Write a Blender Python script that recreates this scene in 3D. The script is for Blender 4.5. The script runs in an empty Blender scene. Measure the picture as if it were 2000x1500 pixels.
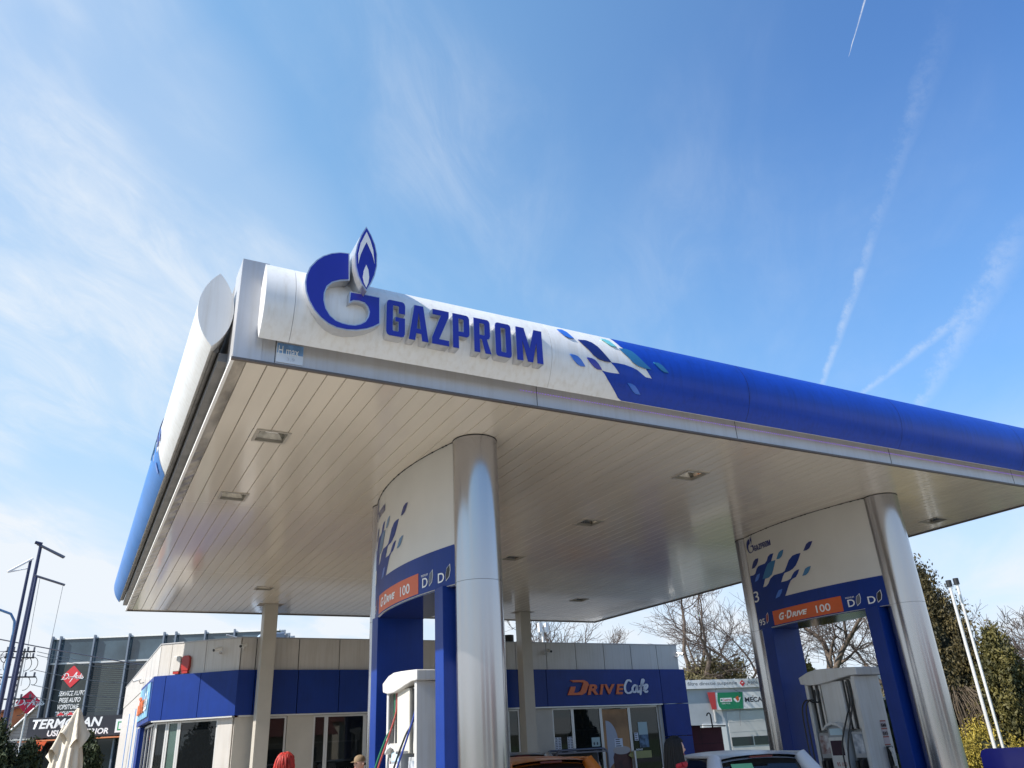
import bpy, bmesh, math, random
from mathutils import Vector, Matrix
random.seed(11)
PI = math.pi
sc = bpy.context.scene
col = sc.collection

# ------------------------------------------------------------------ camera
R = Matrix(((0.8858629, 0.1546244, 0.4374223), (-0.4614153, 0.3919942, 0.7958872), (-0.0484034, -0.9068803, 0.4185992)))
cd = bpy.data.cameras.new('camera')
cam = bpy.data.objects.new('camera', cd)
col.objects.link(cam)
X, Y, Z = R.col[0], -R.col[1], -R.col[2]
cam.matrix_world = Matrix(((X.x, Y.x, Z.x, 0), (X.y, Y.y, Z.y, 0), (X.z, Y.z, Z.z, 1.7), (0, 0, 0, 1)))
cd.sensor_fit = 'HORIZONTAL'; cd.sensor_width = 36
cd.lens = 36 * 1524.8 / 2000
cd.clip_start = 0.05; cd.clip_end = 3000
sc.camera = cam

# ------------------------------------------------------------------ light
SUN_EL, SUN_AZ = 41.0, 91.5       # azimuth measured to the left of +Y
sd = Vector((-math.sin(math.radians(SUN_AZ)) * math.cos(math.radians(SUN_EL)), math.cos(math.radians(SUN_AZ)) * math.cos(math.radians(SUN_EL)), math.sin(math.radians(SUN_EL))))
sl = bpy.data.lights.new('sun', 'SUN'); sl.energy = 5.0; sl.angle = math.radians(0.5); sl.color = (1, .94, .86)
so = bpy.data.objects.new('sun', sl); col.objects.link(so)
so.rotation_euler = sd.to_track_quat('Z', 'Y').to_euler()
sc.view_settings.view_transform = 'Standard'; sc.view_settings.look = 'None'
sc.view_settings.exposure = 0.6; sc.view_settings.gamma = 1

# ------------------------------------------------------------------ sky
W = bpy.data.worlds.new("World"); sc.world = W; W.use_nodes = True
nt = W.node_tree; N = nt.nodes; Lk = nt.links
for n in list(N): N.remove(n)
def nd(t, **k):
    n = N.new(t)
    for a, b in k.items(): setattr(n, a, b)
    return n
def mth(op, a, b=None, c=None, clamp=False):
    n = nd('ShaderNodeMath', operation=op, use_clamp=clamp)
    for i, v in enumerate((a, b, c)):
        if v is None: continue
        if isinstance(v, (int, float)): n.inputs[i].default_value = v
        else: Lk.new(v, n.inputs[i])
    return n.outputs[0]
def vdot(v, c):
    n = nd('ShaderNodeVectorMath', operation='DOT_PRODUCT'); Lk.new(v, n.inputs[0]); n.inputs[1].default_value = c
    return n.outputs['Value']
def sstep(v, lo, hi):
    n = nd('ShaderNodeMapRange', interpolation_type='SMOOTHSTEP'); Lk.new(v, n.inputs[0])
    n.inputs[1].default_value = lo; n.inputs[2].default_value = hi
    return n.outputs[0]
def sstep_d(v, lo, hi):      # falling
    n = nd('ShaderNodeMapRange', interpolation_type='SMOOTHSTEP'); Lk.new(v, n.inputs[0])
    n.inputs[1].default_value = lo; n.inputs[2].default_value = hi; n.inputs[3].default_value = 1; n.inputs[4].default_value = 0
    return n.outputs[0]
def wnoise(v, scale, detail, rough, mapping=None, dist=0.0):
    n = nd('ShaderNodeTexNoise'); n.inputs['Scale'].default_value = scale; n.inputs['Detail'].default_value = detail
    n.inputs['Roughness'].default_value = rough; n.inputs['Distortion'].default_value = dist
    if mapping:
        m = nd('ShaderNodeMapping'); Lk.new(v, m.inputs[0]); m.inputs['Rotation'].default_value[2] = mapping[0]
        m2 = nd('ShaderNodeMapping'); Lk.new(m.outputs[0], m2.inputs[0]); m2.inputs['Scale'].default_value = mapping[1]
        v = m2.outputs[0]
    Lk.new(v, n.inputs['Vector'])
    return n.outputs['Fac']
sky = nd('ShaderNodeTexSky'); sky.sky_type = 'NISHITA'; sky.sun_disc = False
sky.sun_elevation = math.radians(SUN_EL); sky.sun_rotation = math.radians(-SUN_AZ)
sky.altitude = 100; sky.air_density = 1.0; sky.dust_density = 1.2; sky.ozone_density = 2.2
tc = nd('ShaderNodeTexCoord'); D = tc.outputs['Generated']
sep = nd('ShaderNodeSeparateXYZ'); Lk.new(D, sep.inputs[0])
zc = mth('MAXIMUM', sep.outputs[2], 0.02)
zz = mth('ADD', zc, 0.22)
cmb = nd('ShaderNodeCombineXYZ'); Lk.new(mth('DIVIDE', sep.outputs[0], zz), cmb.inputs[0]); Lk.new(mth('DIVIDE', sep.outputs[1], zz), cmb.inputs[1])
P = cmb.outputs[0]
n1 = wnoise(P, 2.2, 6, .55, (math.radians(-50), (0.65, 1.35, 1)), .5)
n2 = wnoise(P, 1.3, 3, .5, (math.radians(-45), (0.7, 1.2, 1)), .3)
n3 = wnoise(P, 6.5, 8, .68, (math.radians(-50), (0.55, 1.3, 1)), 1.0)
left = sstep(vdot(D, (-0.80, 0.50, -0.05)), -0.42, 0.45)      # more veil on the left of the view
low = sstep_d(sep.outputs[2], 0.22, 0.62)
veil = mth('MULTIPLY', sstep(n1, .40, .70), sstep(n2, .32, .58))
veil = mth('MULTIPLY', veil, mth('ADD', .30, mth('MULTIPLY', sstep(n3, .3, .75), .75)))
amt = mth('ADD', mth('MULTIPLY', left, .95), .10)
veil = mth('MULTIPLY', veil, amt)
def bank(dirs, rad):       # a drifting bank of cirrus round the given directions
    m = None
    for d in dirs:
        q = sstep(vdot(D, d), math.cos(math.radians(rad)), 1.0); m = q if m is None else mth('MAXIMUM', m, q)
    return m
bk = bank([(-.144, .741, .656), (-.050, .799, .600), (.048, .852, .521), (-.136, .844, .519), (-.023, .884, .466), (-.10, .965, .245)], 13)
bk = mth('MULTIPLY', bk, mth('ADD', .38, mth('MULTIPLY', sstep(n1, .34, .62), mth('ADD', .30, mth('MULTIPLY', sstep(n3, .28, .75), .60)))))
veil = mth('MAXIMUM', veil, mth('MULTIPLY', bk, .88))
bk2 = mth('MULTIPLY', bank([(.258, .728, .636), (.19, .75, .632)], 15), mth('MULTIPLY', sstep(n1, .3, .65), mth('ADD', .2, mth('MULTIPLY', sstep(n3, .3, .72), .5))))
veil = mth('MAXIMUM', veil, mth('MULTIPLY', bk2, .55))
hz = sstep_d(sep.outputs[2], 0.08, 0.36)
hzn = mth('MULTIPLY', hz, mth('ADD', .78, mth('MULTIPLY', sstep(n1, .35, .7), .35)))
base = mth('ADD', .05, mth('MULTIPLY', sstep(vdot(D, (-0.80, 0.50, -0.05)), -0.55, 0.35), .40))
base = mth('ADD', base, mth('MULTIPLY', sstep_d(sep.outputs[2], .25, .72), .30))
cl = mth('ADD', mth('MULTIPLY', veil, .78), mth('MULTIPLY', hzn, .90), clamp=True)
def streak(n, a, b, w0, w1, amt, soft=.25, nz=7.0):
    """a vapour trail: the great circle with normal n, from direction a (width w0) to b (width w1)"""
    t = Vector(b) - Vector(a); L = t.length; t.normalize()
    s = mth('DIVIDE', mth('SUBTRACT', vdot(D, tuple(t)), Vector(a).dot(t)), L)
    w = mth('ADD', w0, mth('MULTIPLY', s, w1 - w0))
    fr = wnoise(D, nz * 7, 6, .72)
    off = mth('ADD', vdot(D, n), mth('MULTIPLY', mth('SUBTRACT', fr, .5), max(w0, w1) * 1.3))
    d = mth('DIVIDE', mth('ABSOLUTE', off), w)
    m = sstep_d(d, .0, 1.0)
    m = mth('MULTIPLY', m, sstep(s, -soft, soft * .3))
    m = mth('MULTIPLY', m, sstep_d(s, 1 - soft, 1 + soft))
    m = mth('MULTIPLY', m, vdot(D, (0, 0, 0)) if False else mth('ADD', .25, mth('MULTIPLY', sstep(fr, .3, .7), .85)))
    return mth('MULTIPLY', m, amt)
trails = [((.6771, -.567, -.4691), (.7337, .5692, .3711), (.7328, .4618, .4997), .006, .0095, .32, .35),
          ((.6768, -.5706, -.4652), (.7328, .4618, .4997), (.7022, .3106, .6406), .010, .022, .11, .45),
          ((.5195, -.192, -.8326), (.7651, .5384, .3533), (.8095, .4224, .4078), .006, .009, .28, .25),
          ((.5797, -.5211, -.6264), (.8023, .4994, .327), (.8146, .3535, .4598), .014, .026, .24, .3),
          ((-.2112, .2277, -.9505), (-.0984, .9626, .2525), (.0294, .9735, .2267), .009, .006, .35, .25),
          ((.732, -.5476, -.4054), (.6462, .3697, .6676), (.631, .3205, .7065), .0004, .0016, .95, .04)]
for t in trails: cl = mth('MAXIMUM', cl, streak(*t))
cl = mth('MINIMUM', cl, 1.0)
skc = nd('ShaderNodeMixRGB', blend_type='MULTIPLY'); skc.inputs[0].default_value = 1
Lk.new(sky.outputs[0], skc.inputs[1]); skc.inputs[2].default_value = (0.66, 1.10, 1.64, 1)
hazy = nd('ShaderNodeMixRGB'); Lk.new(base, hazy.inputs[0]); Lk.new(skc.outputs[0], hazy.inputs[1]); hazy.inputs[2].default_value = (2.7, 4.9, 6.6, 1)
mx = nd('ShaderNodeMixRGB'); Lk.new(cl, mx.inputs[0]); Lk.new(hazy.outputs[0], mx.inputs[1]); mx.inputs[2].default_value = (5.7, 6.1, 6.55, 1)
bg = nd('ShaderNodeBackground'); bg.inputs[1].default_value = 0.10; Lk.new(mx.outputs[0], bg.inputs[0])
wo = nd('ShaderNodeOutputWorld'); Lk.new(bg.outputs[0], wo.inputs[0])

# ------------------------------------------------------------------ materials
MATS = {}
def mat(name, c, rough=.5, metal=0, noise=0, scale=4, stretch=(1, 1, 1), bump=0, bscale=20, coat=0, c2=None, spec=.5, emit=None, streaks=0):
    m = bpy.data.materials.new(name); m.use_nodes = True; t = m.node_tree; b = t.nodes['Principled BSDF']
    b.inputs['Base Color'].default_value = (*c, 1); b.inputs['Roughness'].default_value = rough; b.inputs['Metallic'].default_value = metal
    b.inputs['Coat Weight'].default_value = coat; b.inputs['Specular IOR Level'].default_value = spec
    b.inputs['Coat Roughness'].default_value = .06
    g = t.nodes.new('ShaderNodeTexCoord')
    def nz(sc_, st, det=5):
        mp = t.nodes.new('ShaderNodeMapping'); t.links.new(g.outputs['Object'], mp.inputs[0]); mp.inputs['Scale'].default_value = st
        n = t.nodes.new('ShaderNodeTexNoise'); n.inputs['Scale'].default_value = sc_; n.inputs['Detail'].default_value = det
        t.links.new(mp.outputs[0], n.inputs['Vector']); return n
    last = None
    if noise or c2:
        n = nz(scale, stretch)
        r = t.nodes.new('ShaderNodeValToRGB'); t.links.new(n.outputs['Fac'], r.inputs[0])
        a = tuple(x * (1 - noise) for x in c); bb = c2 or tuple(min(1, x * (1 + noise)) for x in c)
        r.color_ramp.elements[0].position = .32; r.color_ramp.elements[1].position = .68
        r.color_ramp.elements[0].color = (*a, 1); r.color_ramp.elements[1].color = (*bb, 1)
        last = r.outputs[0]
    if streaks:
        n = nz(3.0, (7, 7, .35), 6)
        r = t.nodes.new('ShaderNodeValToRGB'); t.links.new(n.outputs['Fac'], r.inputs[0])
        r.color_ramp.elements[0].position = .46; r.color_ramp.elements[1].position = .85
        r.color_ramp.elements[0].color = (1, 1, 1, 1); k = 1 - streaks; r.color_ramp.elements[1].color = (k, k * .96, k * .9, 1)
        mm = t.nodes.new('ShaderNodeMixRGB'); mm.blend_type = 'MULTIPLY'; mm.inputs[0].default_value = 1
        if last: t.links.new(last, mm.inputs[1])
        else: mm.inputs[1].default_value = (*c, 1)
        t.links.new(r.outputs[0], mm.inputs[2]); last = mm.outputs[0]
    if last: t.links.new(last, b.inputs['Base Color'])
    if bump:
        n = nz(bscale, stretch); bp = t.nodes.new('ShaderNodeBump'); bp.inputs['Strength'].default_value = bump; bp.inputs['Distance'].default_value = .02
        t.links.new(n.outputs['Fac'], bp.inputs['Height']); t.links.new(bp.outputs[0], b.inputs['Normal'])
    if emit: b.inputs['Emission Color'].default_value = (*emit[0], 1); b.inputs['Emission Strength'].default_value = emit[1]
    MATS[name] = m; return m
def glassmat(name, tint, rough=.02, opac=.55):
    m = bpy.data.materials.new(name); m.use_nodes = True; t = m.node_tree
    b = t.nodes['Principled BSDF']; b.inputs['Base Color'].default_value = (*tint, 1); b.inputs['Roughness'].default_value = rough
    b.inputs['Specular IOR Level'].default_value = .8
    tr = t.nodes.new('ShaderNodeBsdfTransparent'); tr.inputs[0].default_value = (.75, .82, .80, 1)
    ms = t.nodes.new('ShaderNodeMixShader'); ms.inputs[0].default_value = opac
    t.links.new(tr.outputs[0], ms.inputs[1]); t.links.new(b.outputs[0], ms.inputs[2]); t.links.new(ms.outputs[0], t.nodes['Material Output'].inputs[0])
    MATS[name] = m; return m
white = mat('white_cladding', (.54, .515, .485), .38, 0, .04, 2, streaks=.16, coat=.1)
drumwhite = mat('drum_white', (.78, .775, .76), .3, 0, .03, 3, streaks=.14, coat=.3)
blue = mat('brand_blue', (.003, .028, .20), .42, 0, .08, 2.5, spec=.3, coat=.0, streaks=.06)
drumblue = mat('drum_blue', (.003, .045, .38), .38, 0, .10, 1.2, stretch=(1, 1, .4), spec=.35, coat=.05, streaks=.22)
sunlitblue = mat('drum_blue_sunlit', (.014, .15, .48), .38, 0, .08, 1.5, spec=.35, coat=.05, streaks=.10)  # same blue paint, with the sun's glare on the left tube mixed into the colour
bluep = mat('print_blue', (.008, .020, .16), .35, 0, .08, 3)
teal = mat('leaf_teal', (.02, .15, .33), .3, 0, .05, 3, coat=.5)
aqua = mat('leaf_aqua', (.16, .55, .60), .3, 0, .05, 3, coat=.5)
azure = mat('leaf_azure', (.03, .15, .60), .3, 0, .05, 3, coat=.5)
signblue = mat('sign_face_blue', (.010, .012, .30), .28, 0, .05, 3, coat=.5)
silver = mat('silver_paint', (.56, .57, .60), .33, .65, .05, 3, stretch=(6, 6, .3), coat=.25)
colsilver = mat('column_silver', (.47, .455, .455), .19, .90, .02, 1.5, stretch=(2, 2, .3))
fasc = mat('fascia_grey', (.50, .50, .515), .38, .25, .05, 2, streaks=.10)
soff = mat('soffit_panel', (.62, .56, .47), .17, 0, .05, .9, stretch=(5, .25, 1), spec=.6, coat=.25)
dark = mat('dark_gap', (.012, .012, .013), .8)
blackp = mat('black_plastic', (.015, .015, .017), .45)
rough_tin = mat('bare_tin', (.36, .33, .29), .30, .7, .5, 1.6, stretch=(3, 1, 1), bump=.5, bscale=5)
trimw = mat('trim_white', (.80, .79, .77), .4)
orange = mat('brand_orange', (.60, .10, .018), .4, 0, .05, 4)
textw = mat('text_white', (.78, .78, .78), .5)
lightglass = mat('lamp_glass', (.30, .29, .26), .10, .85, .5, 9, bump=.3, bscale=12)
glass = glassmat('window_glass', (.012, .014, .016), .015, .62)
glassg = glassmat('green_glass', (.10, .16, .14), .03, .7)
roomd = mat('room_dark', (.055, .05, .045), .8, 0, .5, 2)
roomo = mat('room_orange', (.35, .07, .02), .7)
rail = mat('alu_frame', (.62, .61, .59), .4, .4)
cream = mat('cream_render', (.48, .45, .40), .7, 0, .05, 3, bump=.05)
asph = mat('asphalt', (.085, .083, .080), .85, 0, .18, 3, bump=.3, bscale=60)
pav = mat('concrete_paving', (.34, .305, .255), .8, 0, .12, 1.5, bump=.2, bscale=50)
grassm = mat('grass_green', (.06, .09, .025), .9, 0, .4, .6, bump=.5, bscale=30)
redplastic = mat('red_plastic', (.36, .018, .012), .3, coat=.3)
whitegloss = mat('white_gloss', (.78, .78, .76), .25, coat=.3)
pumpw = mat('pump_white', (.58, .58, .57), .35, 0, .04, 3, coat=.2, streaks=.16)
pumpb = mat('pump_cream', (.52, .50, .44), .5)  # cream centre panel of the nearer dispenser
hosek = mat('hose_black', (.012, .012, .014), .4)
hoseg = mat('hose_green', (.01, .13, .06), .4)
hoser = mat('hose_red', (.30, .05, .04), .4)
hoseb = mat('hose_blue', (.015, .035, .22), .4)
screen = mat('screen_dark', (.03, .012, .03), .15)
bark = mat('bark', (.14, .105, .08), .9, 0, .35, 6, stretch=(3, 3, .6), bump=.5)
twig = mat('twig', (.075, .055, .045), .9, 0, .3, 2)
skin = mat('skin', (.55, .33, .25), .55, 0, .06, 12)
hairred = mat('hair_red', (.34, .016, .010), .6, 0, .5, 40, stretch=(1, 1, .3))
hairdark = mat('hair_dark', (.005, .0038, .0035), .8, 0, .5, 40, stretch=(1, 1, .2))
clothred = mat('cloth_red', (.38, .012, .02), .8, 0, .15, 20, bump=.2)
clothdk = mat('cloth_dark', (.02, .022, .03), .9)
clothbr = mat('cap_tan', (.20, .14, .08), .85, 0, .2, 30)
tyre = mat('tyre_rubber', (.015, .015, .015), .85)
carglass = mat('car_glass', (.01, .012, .014), .04, spec=.8)

# ------------------------------------------------------------------ helpers
def tag(o, label=None, cat=None, group=None, kind=None):
    if label: o['label'] = label
    if cat: o['category'] = cat
    if group: o['group'] = group
    if kind: o['kind'] = kind
    return o
def empty(name, loc=(0, 0, 0), label=None, cat=None, group=None):
    o = bpy.data.objects.new(name, None); col.objects.link(o); o.location = loc; o.empty_display_size = .2
    return tag(o, label, cat, group)
class MB:
    def __init__(s): s.v = []; s.f = []; s.sm = []
    def add(s, vs, fs, smooth=False):
        b = len(s.v); s.v += [tuple(v) for v in vs]; s.f += [tuple(b + i for i in f) for f in fs]; s.sm += [smooth] * len(fs)
        return s
    def box(s, x0, x1, y0, y1, z0, z1, m=None):
        vs = [(x, y, z) for z in (z0, z1) for y in (y0, y1) for x in (x0, x1)]
        if m: vs = [m(*v) for v in vs]
        return s.add(vs, [(0, 2, 3, 1), (4, 5, 7, 6), (0, 1, 5, 4), (2, 6, 7, 3), (0, 4, 6, 2), (1, 3, 7, 5)])
    def tube(s, pts, r, n=8, r2=None, cap=True, smooth=True):
        pts = [Vector(p) for p in pts]; k = len(pts); rings = []; prev = None
        for i, p in enumerate(pts):
            t = (pts[min(i + 1, k - 1)] - pts[max(i - 1, 0)]).normalized()
            a = Vector((0, 0, 1)) if abs(t.z) < .9 else Vector((1, 0, 0))
            if prev is not None: a = prev
            u = (a - t * a.dot(t)).normalized(); w = t.cross(u); prev = u
            rr = r if r2 is None else r + (r2 - r) * i / (k - 1)
            if isinstance(r, (list, tuple)): rr = r[i]
            rings.append([p + (u * math.cos(2 * PI * j / n) + w * math.sin(2 * PI * j / n)) * rr for j in range(n)])
        vs = [v for q in rings for v in q]; fs = []
        for i in range(k - 1):
            for j in range(n):
                fs.append((i * n + j, i * n + (j + 1) % n, (i + 1) * n + (j + 1) % n, (i + 1) * n + j))
        s.add(vs, fs, smooth)
        if cap:
            b = len(s.v)
            s.add(rings[0], [tuple(range(n))[::-1]]); s.add(rings[-1], [tuple(range(n))])
        return s
    def cyl(s, x, y, z0, z1, r, n=32, r2=None): return s.tube([(x, y, z0), (x, y, z1)], r, n, r2)
    def prism(s, poly, a0, a1, m):
        """poly (p,q) extruded from a0 to a1; m(p,q,a)->xyz"""
        n = len(poly); vs = [m(p, q, a0) for p, q in poly] + [m(p, q, a1) for p, q in poly]
        return s.add(vs, [tuple(range(n))[::-1], tuple(range(n, 2 * n))] + [(i, (i + 1) % n, n + (i + 1) % n, n + i) for i in range(n)])
    def grid(s, fn, nu, nv, smooth=True, thick=None):
        vs = [fn(i / nu, j / nv) for j in range(nv + 1) for i in range(nu + 1)]
        return s.add(vs, [(j * (nu + 1) + i, j * (nu + 1) + i + 1, (j + 1) * (nu + 1) + i + 1, (j + 1) * (nu + 1) + i) for j in range(nv) for i in range(nu)], smooth)
    def build(s, name, m, parent=None, bevel=0, label=None):
        me = bpy.data.meshes.new(name); me.from_pydata(s.v, [], s.f); me.materials.append(m)
        me.polygons.foreach_set('use_smooth', s.sm); me.update()
        bm = bmesh.new(); bm.from_mesh(me); bmesh.ops.recalc_face_normals(bm, faces=bm.faces); bm.to_mesh(me); bm.free()
        o = bpy.data.objects.new(name, me); col.objects.link(o)
        if parent:
            o.parent = parent; o.location = -Vector(parent.location) if parent.type == 'EMPTY' and not parent.get('local') else (0, 0, 0)
        if bevel:
            b = o.modifiers.new('bevel', 'BEVEL'); b.width = bevel; b.segments = 2; b.limit_method = 'ANGLE'; b.harden_normals = False
        if label: o['label'] = label
        return o
# Meshes are written in world metres; a part under an Empty placed at the thing's base is shifted back by the Empty's location,
# unless the Empty is flagged local (then the mesh is in the thing's own frame).
def frame(o, u, v=(0, 0, 1)):
    o = Vector(o); u = Vector(u).normalized(); v = Vector(v); n = u.cross(v).normalized()
    return lambda a, c, b: tuple(o + u * a + v * b + n * c)     # (along, outwards, up)
def copy_tree(o, parent=None):
    c = o.copy(); col.objects.link(c)
    if parent: c.parent = parent
    for ch in o.children: copy_tree(ch, c)
    return c
def bm_object(bm, name, m, parent, fn=None, smooth=False):
    if fn:
        for v in bm.verts: v.co = fn(*v.co)
    bmesh.ops.recalc_face_normals(bm, faces=bm.faces) if False else None
    me = bpy.data.meshes.new(name); bm.to_mesh(me); bm.free(); me.materials.append(m)
    if smooth: me.polygons.foreach_set('use_smooth', [True] * len(me.polygons))
    o = bpy.data.objects.new(name, me); col.objects.link(o)
    if parent:
        o.parent = parent; o.location = -Vector(parent.location) if parent.type == 'EMPTY' and not parent.get('local') else (0, 0, 0)
    return o
def cut(bm, step, axis=0):
    xs = [v.co[axis] for v in bm.verts]; a, b = min(xs), max(xs); x = math.ceil(a / step) * step
    no = [0, 0, 0]; no[axis] = 1
    while x < b:
        co = [0, 0, 0]; co[axis] = x
        bmesh.ops.bisect_plane(bm, geom=bm.verts[:] + bm.edges[:] + bm.faces[:], plane_co=co, plane_no=no, dist=1e-5); x += step
def polybm(polys):
    bm = bmesh.new()
    for p in polys:
        f = bm.faces.new([bm.verts.new((a, b, 0)) for a, b in p])
    bmesh.ops.triangulate(bm, faces=bm.faces[:])
    return bm
def curve_bm(splines, extrude=0, offset=0):
    """closed 2-D outlines (even-odd filled) as a curve turned into a mesh"""
    cu = bpy.data.curves.new('tmp', 'CURVE'); cu.dimensions = '2D'; cu.fill_mode = 'BOTH'; cu.extrude = extrude; cu.offset = offset
    for p in splines:
        s = cu.splines.new('POLY'); s.points.add(len(p) - 1); s.use_cyclic_u = True
        for i, q in enumerate(p): s.points[i].co = (q[0], q[1], 0, 1)
    return conv(cu)
def conv(cu):
    o = bpy.data.objects.new('tmp', cu); col.objects.link(o)
    bpy.context.view_layer.update(); dg = bpy.context.evaluated_depsgraph_get()
    me = bpy.data.meshes.new_from_object(o.evaluated_get(dg)); bm = bmesh.new(); bm.from_mesh(me)
    bpy.data.objects.remove(o); bpy.data.meshes.remove(me)
    return bm
def text_bm(body, x0, y0, w, h, bold=0, shear=0, extrude=0):
    cu = bpy.data.curves.new('tmp', 'FONT'); cu.body = body; cu.size = 1; cu.offset = bold; cu.shear = shear; cu.extrude = extrude; cu.resolution_u = 4
    bm = conv(cu)
    xs = [v.co.x for v in bm.verts]; ys = [v.co.y for v in bm.verts]
    a, b, c, d = min(xs), max(xs), min(ys), max(ys)
    for v in bm.verts:
        v.co.x = x0 + (v.co.x - a) / (b - a) * w; v.co.y = y0 + (v.co.y - c) / (d - c) * h
    return bm
def stroke_bm(strokes, x0, y0, w, h, width):
    """script lettering: smoothed ribbons; stroke points in a unit box"""
    bm = bmesh.new()
    for st in strokes:
        pts = []
        n = len(st)
        for i in range(n - 1):
            p0, p1, p2, p3 = st[max(i - 1, 0)], st[i], st[i + 1], st[min(i + 2, n - 1)]
            for k in range(6):
                t = k / 6
                pts.append([.5 * ((2 * p1[j]) + (-p0[j] + p2[j]) * t + (2 * p0[j] - 5 * p1[j] + 4 * p2[j] - p3[j]) * t * t + (-p0[j] + 3 * p1[j] - 3 * p2[j] + p3[j]) * t ** 3) for j in (0, 1)])
        pts.append(list(st[-1]))
        pts = [Vector((x0 + a * w, y0 + b * h)) for a, b in pts]
        L = []; m = len(pts)
        for i, p in enumerate(pts):
            t = (pts[min(i + 1, m - 1)] - pts[max(i - 1, 0)]).normalized(); nn = Vector((-t.y, t.x))
            ww = width * (.55 + .45 * abs(t.y)) * (.5 + .5 * min(1, min(i, m - 1 - i) / 3))
            L.append((bm.verts.new((*(p + nn * ww / 2), 0)), bm.verts.new((*(p - nn * ww / 2), 0))))
        for a, b in zip(L, L[1:]): bm.faces.new((a[0], a[1], b[1], b[0]))
    return bm
def flat(f, off): return lambda x, y, z: Vector(f(x, off + z, y))    # 2-D art laid on a frame, off metres proud
def arc(cx, cy, r, a0, a1, n): return [(cx + r * math.cos(a0 + (a1 - a0) * i / n), cy + r * math.sin(a0 + (a1 - a0) * i / n)) for i in range(n + 1)]

# ------------------------------------------------------------------ ground
def sheet(name, x0, x1, y0, y1, z, m):
    b = MB(); b.add([(x0, y0, z), (x1, y0, z), (x1, y1, z), (x0, y1, z)], [(0, 1, 2, 3)]); return tag(b.build(name, m), kind='structure')
sheet('ground', -900, 900, -900, 900, 0, grassm)
sheet('forecourt', -9, 24, -7, 46, .004, pav)
sheet('road', -300, 300, -20, -8, .004, asph)
sheet('road', -40, -10, -7.9, 300, .005, asph)
b = MB()
for k in range(60): b.box(-150 + k * 5, -148 + k * 5, -14.1, -13.95, .008, .010)
tag(b.build('road_marking', textw), kind='structure')
b = MB(); b.box(-9.2, 24.2, -7.25, -7.0, 0, .13); b.box(-9.25, -9.0, -7.0, 46, 0, .13)
tag(b.build('kerb', cream), kind='structure')
# a low wooded ridge all around
b = MB()
for s in range(2):
    n = 90; vs = []
    for i in range(n + 1):
        a = 2 * PI * i / n; r = 620 + 60 * math.sin(3 * a); h = 9 + 6 * math.sin(5 * a + 1) + 5 * math.sin(2 * a) + random.random() * 3
        vs += [(r * math.cos(a), r * math.sin(a), -1), (r * 1.15 * math.cos(a), r * 1.15 * math.sin(a), max(4, h) if s == 0 else 3)]
    if s == 0: b.add(vs, [(2 * i, 2 * i + 2, 2 * i + 3, 2 * i + 1) for i in range(n)], True)
tag(b.build('hills', mat('hill_wood', (.055, .055, .03), .95, 0, .5, .02)), kind='structure')

# ------------------------------------------------------------------ canopy
CX0, CX1, CY0, CY1, H = 0.87, 14.80, 7.09, 22.16, 5.20
canopy = empty('canopy', (7.8, 14.6, H), 'broad flat filling station canopy with cream slatted underside and blue rounded edge', 'canopy')
LIGHTS = [(1.64, 9.06), (1.64, 11.65), (3.50, 18.6), (7.64, 8.55), (7.64, 11.36), (7.64, 14.28), (11.91, 18.5), (14.12, 9.2)]
b = MB()
x = CX0 + .13
prof = [(0.0, .012), (.005, 0), (.192, 0), (.197, .012)]
while x < CX1 - .03:
    w = min(.2, CX1 - .03 - x)
    segs = [(CY0 + .03, 12.10), (12.106, 17.09), (17.096, CY1 - .03)]
    for (lx, ly) in LIGHTS:
        if x + .2 > lx - .17 and x < lx + .17:
            ns = []
            for a, c in segs:
                if c < ly - .17 or a > ly + .17: ns.append((a, c))
                else: ns += [q for q in ((a, ly - .17), (ly + .17, c)) if q[1] > q[0]]
            segs = ns
            for (p0, p1) in ((x, lx - .17), (lx + .17, x + .2)):
                if p1 - p0 > .004: b.add([(p0, ly - .17, H), (p1, ly - .17, H), (p1, ly + .17, H), (p0, ly + .17, H)], [(0, 1, 2, 3)])
    k = w / .2
    for a, c in segs:
        vs = [(x + p * k, y, H + q) for y in (a, c) for p, q in prof]
        b.add(vs, [(0, 1, 5, 4), (1, 2, 6, 5), (2, 3, 7, 6)])
        b.add([(x + p * k, a, H + q) for p, q in prof], [(0, 1, 2, 3)])
    x += .2
b.build('soffit', soff, canopy)
b = MB(); b.box(CX0 + .02, CX1 - .02, CY0 + .02, CY1 - .02, H + .13, H + .20)
for (lx, ly) in LIGHTS: pass
b.build('soffit_backing', dark, canopy)
b = MB(); b.box(CX0 + .01, CX1 - .01, CY0 + .01, CY1 - .01, H + .95, H + 1.02)
b.build('roof_deck', mat('roof_sheet', (.4, .4, .4), .6), canopy)
# fascia ring
b = MB(); b.box(CX0 + .005, CX1 - .005, CY0, CY0 + .05, H + .004, H + 1.10); b.build('front_fascia', fasc, canopy)
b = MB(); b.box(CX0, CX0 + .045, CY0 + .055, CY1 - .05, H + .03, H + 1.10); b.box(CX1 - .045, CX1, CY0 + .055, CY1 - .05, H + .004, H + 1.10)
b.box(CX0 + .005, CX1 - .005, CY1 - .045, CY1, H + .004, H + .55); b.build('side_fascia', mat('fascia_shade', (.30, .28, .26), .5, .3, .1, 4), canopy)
b = MB(); b.box(CX0 - .012, CX0 + .25, CY0 - .010, CY0 - .001, H + .002, H + 1.115); b.box(CX0 - .014, CX0 - .002, CY0 - .001, CY0 + .40, H + .03, H + 1.115)
b.build('corner_post', fasc, canopy)
b = MB()
b.box(CX0 - .02, CX1 + .02, CY0 - .014, CY0 + .028, H - .022, H + .001); b.box(CX0 - .02, CX1 + .02, CY1 - .028, CY1 + .014, H - .022, H + .001)
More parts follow.
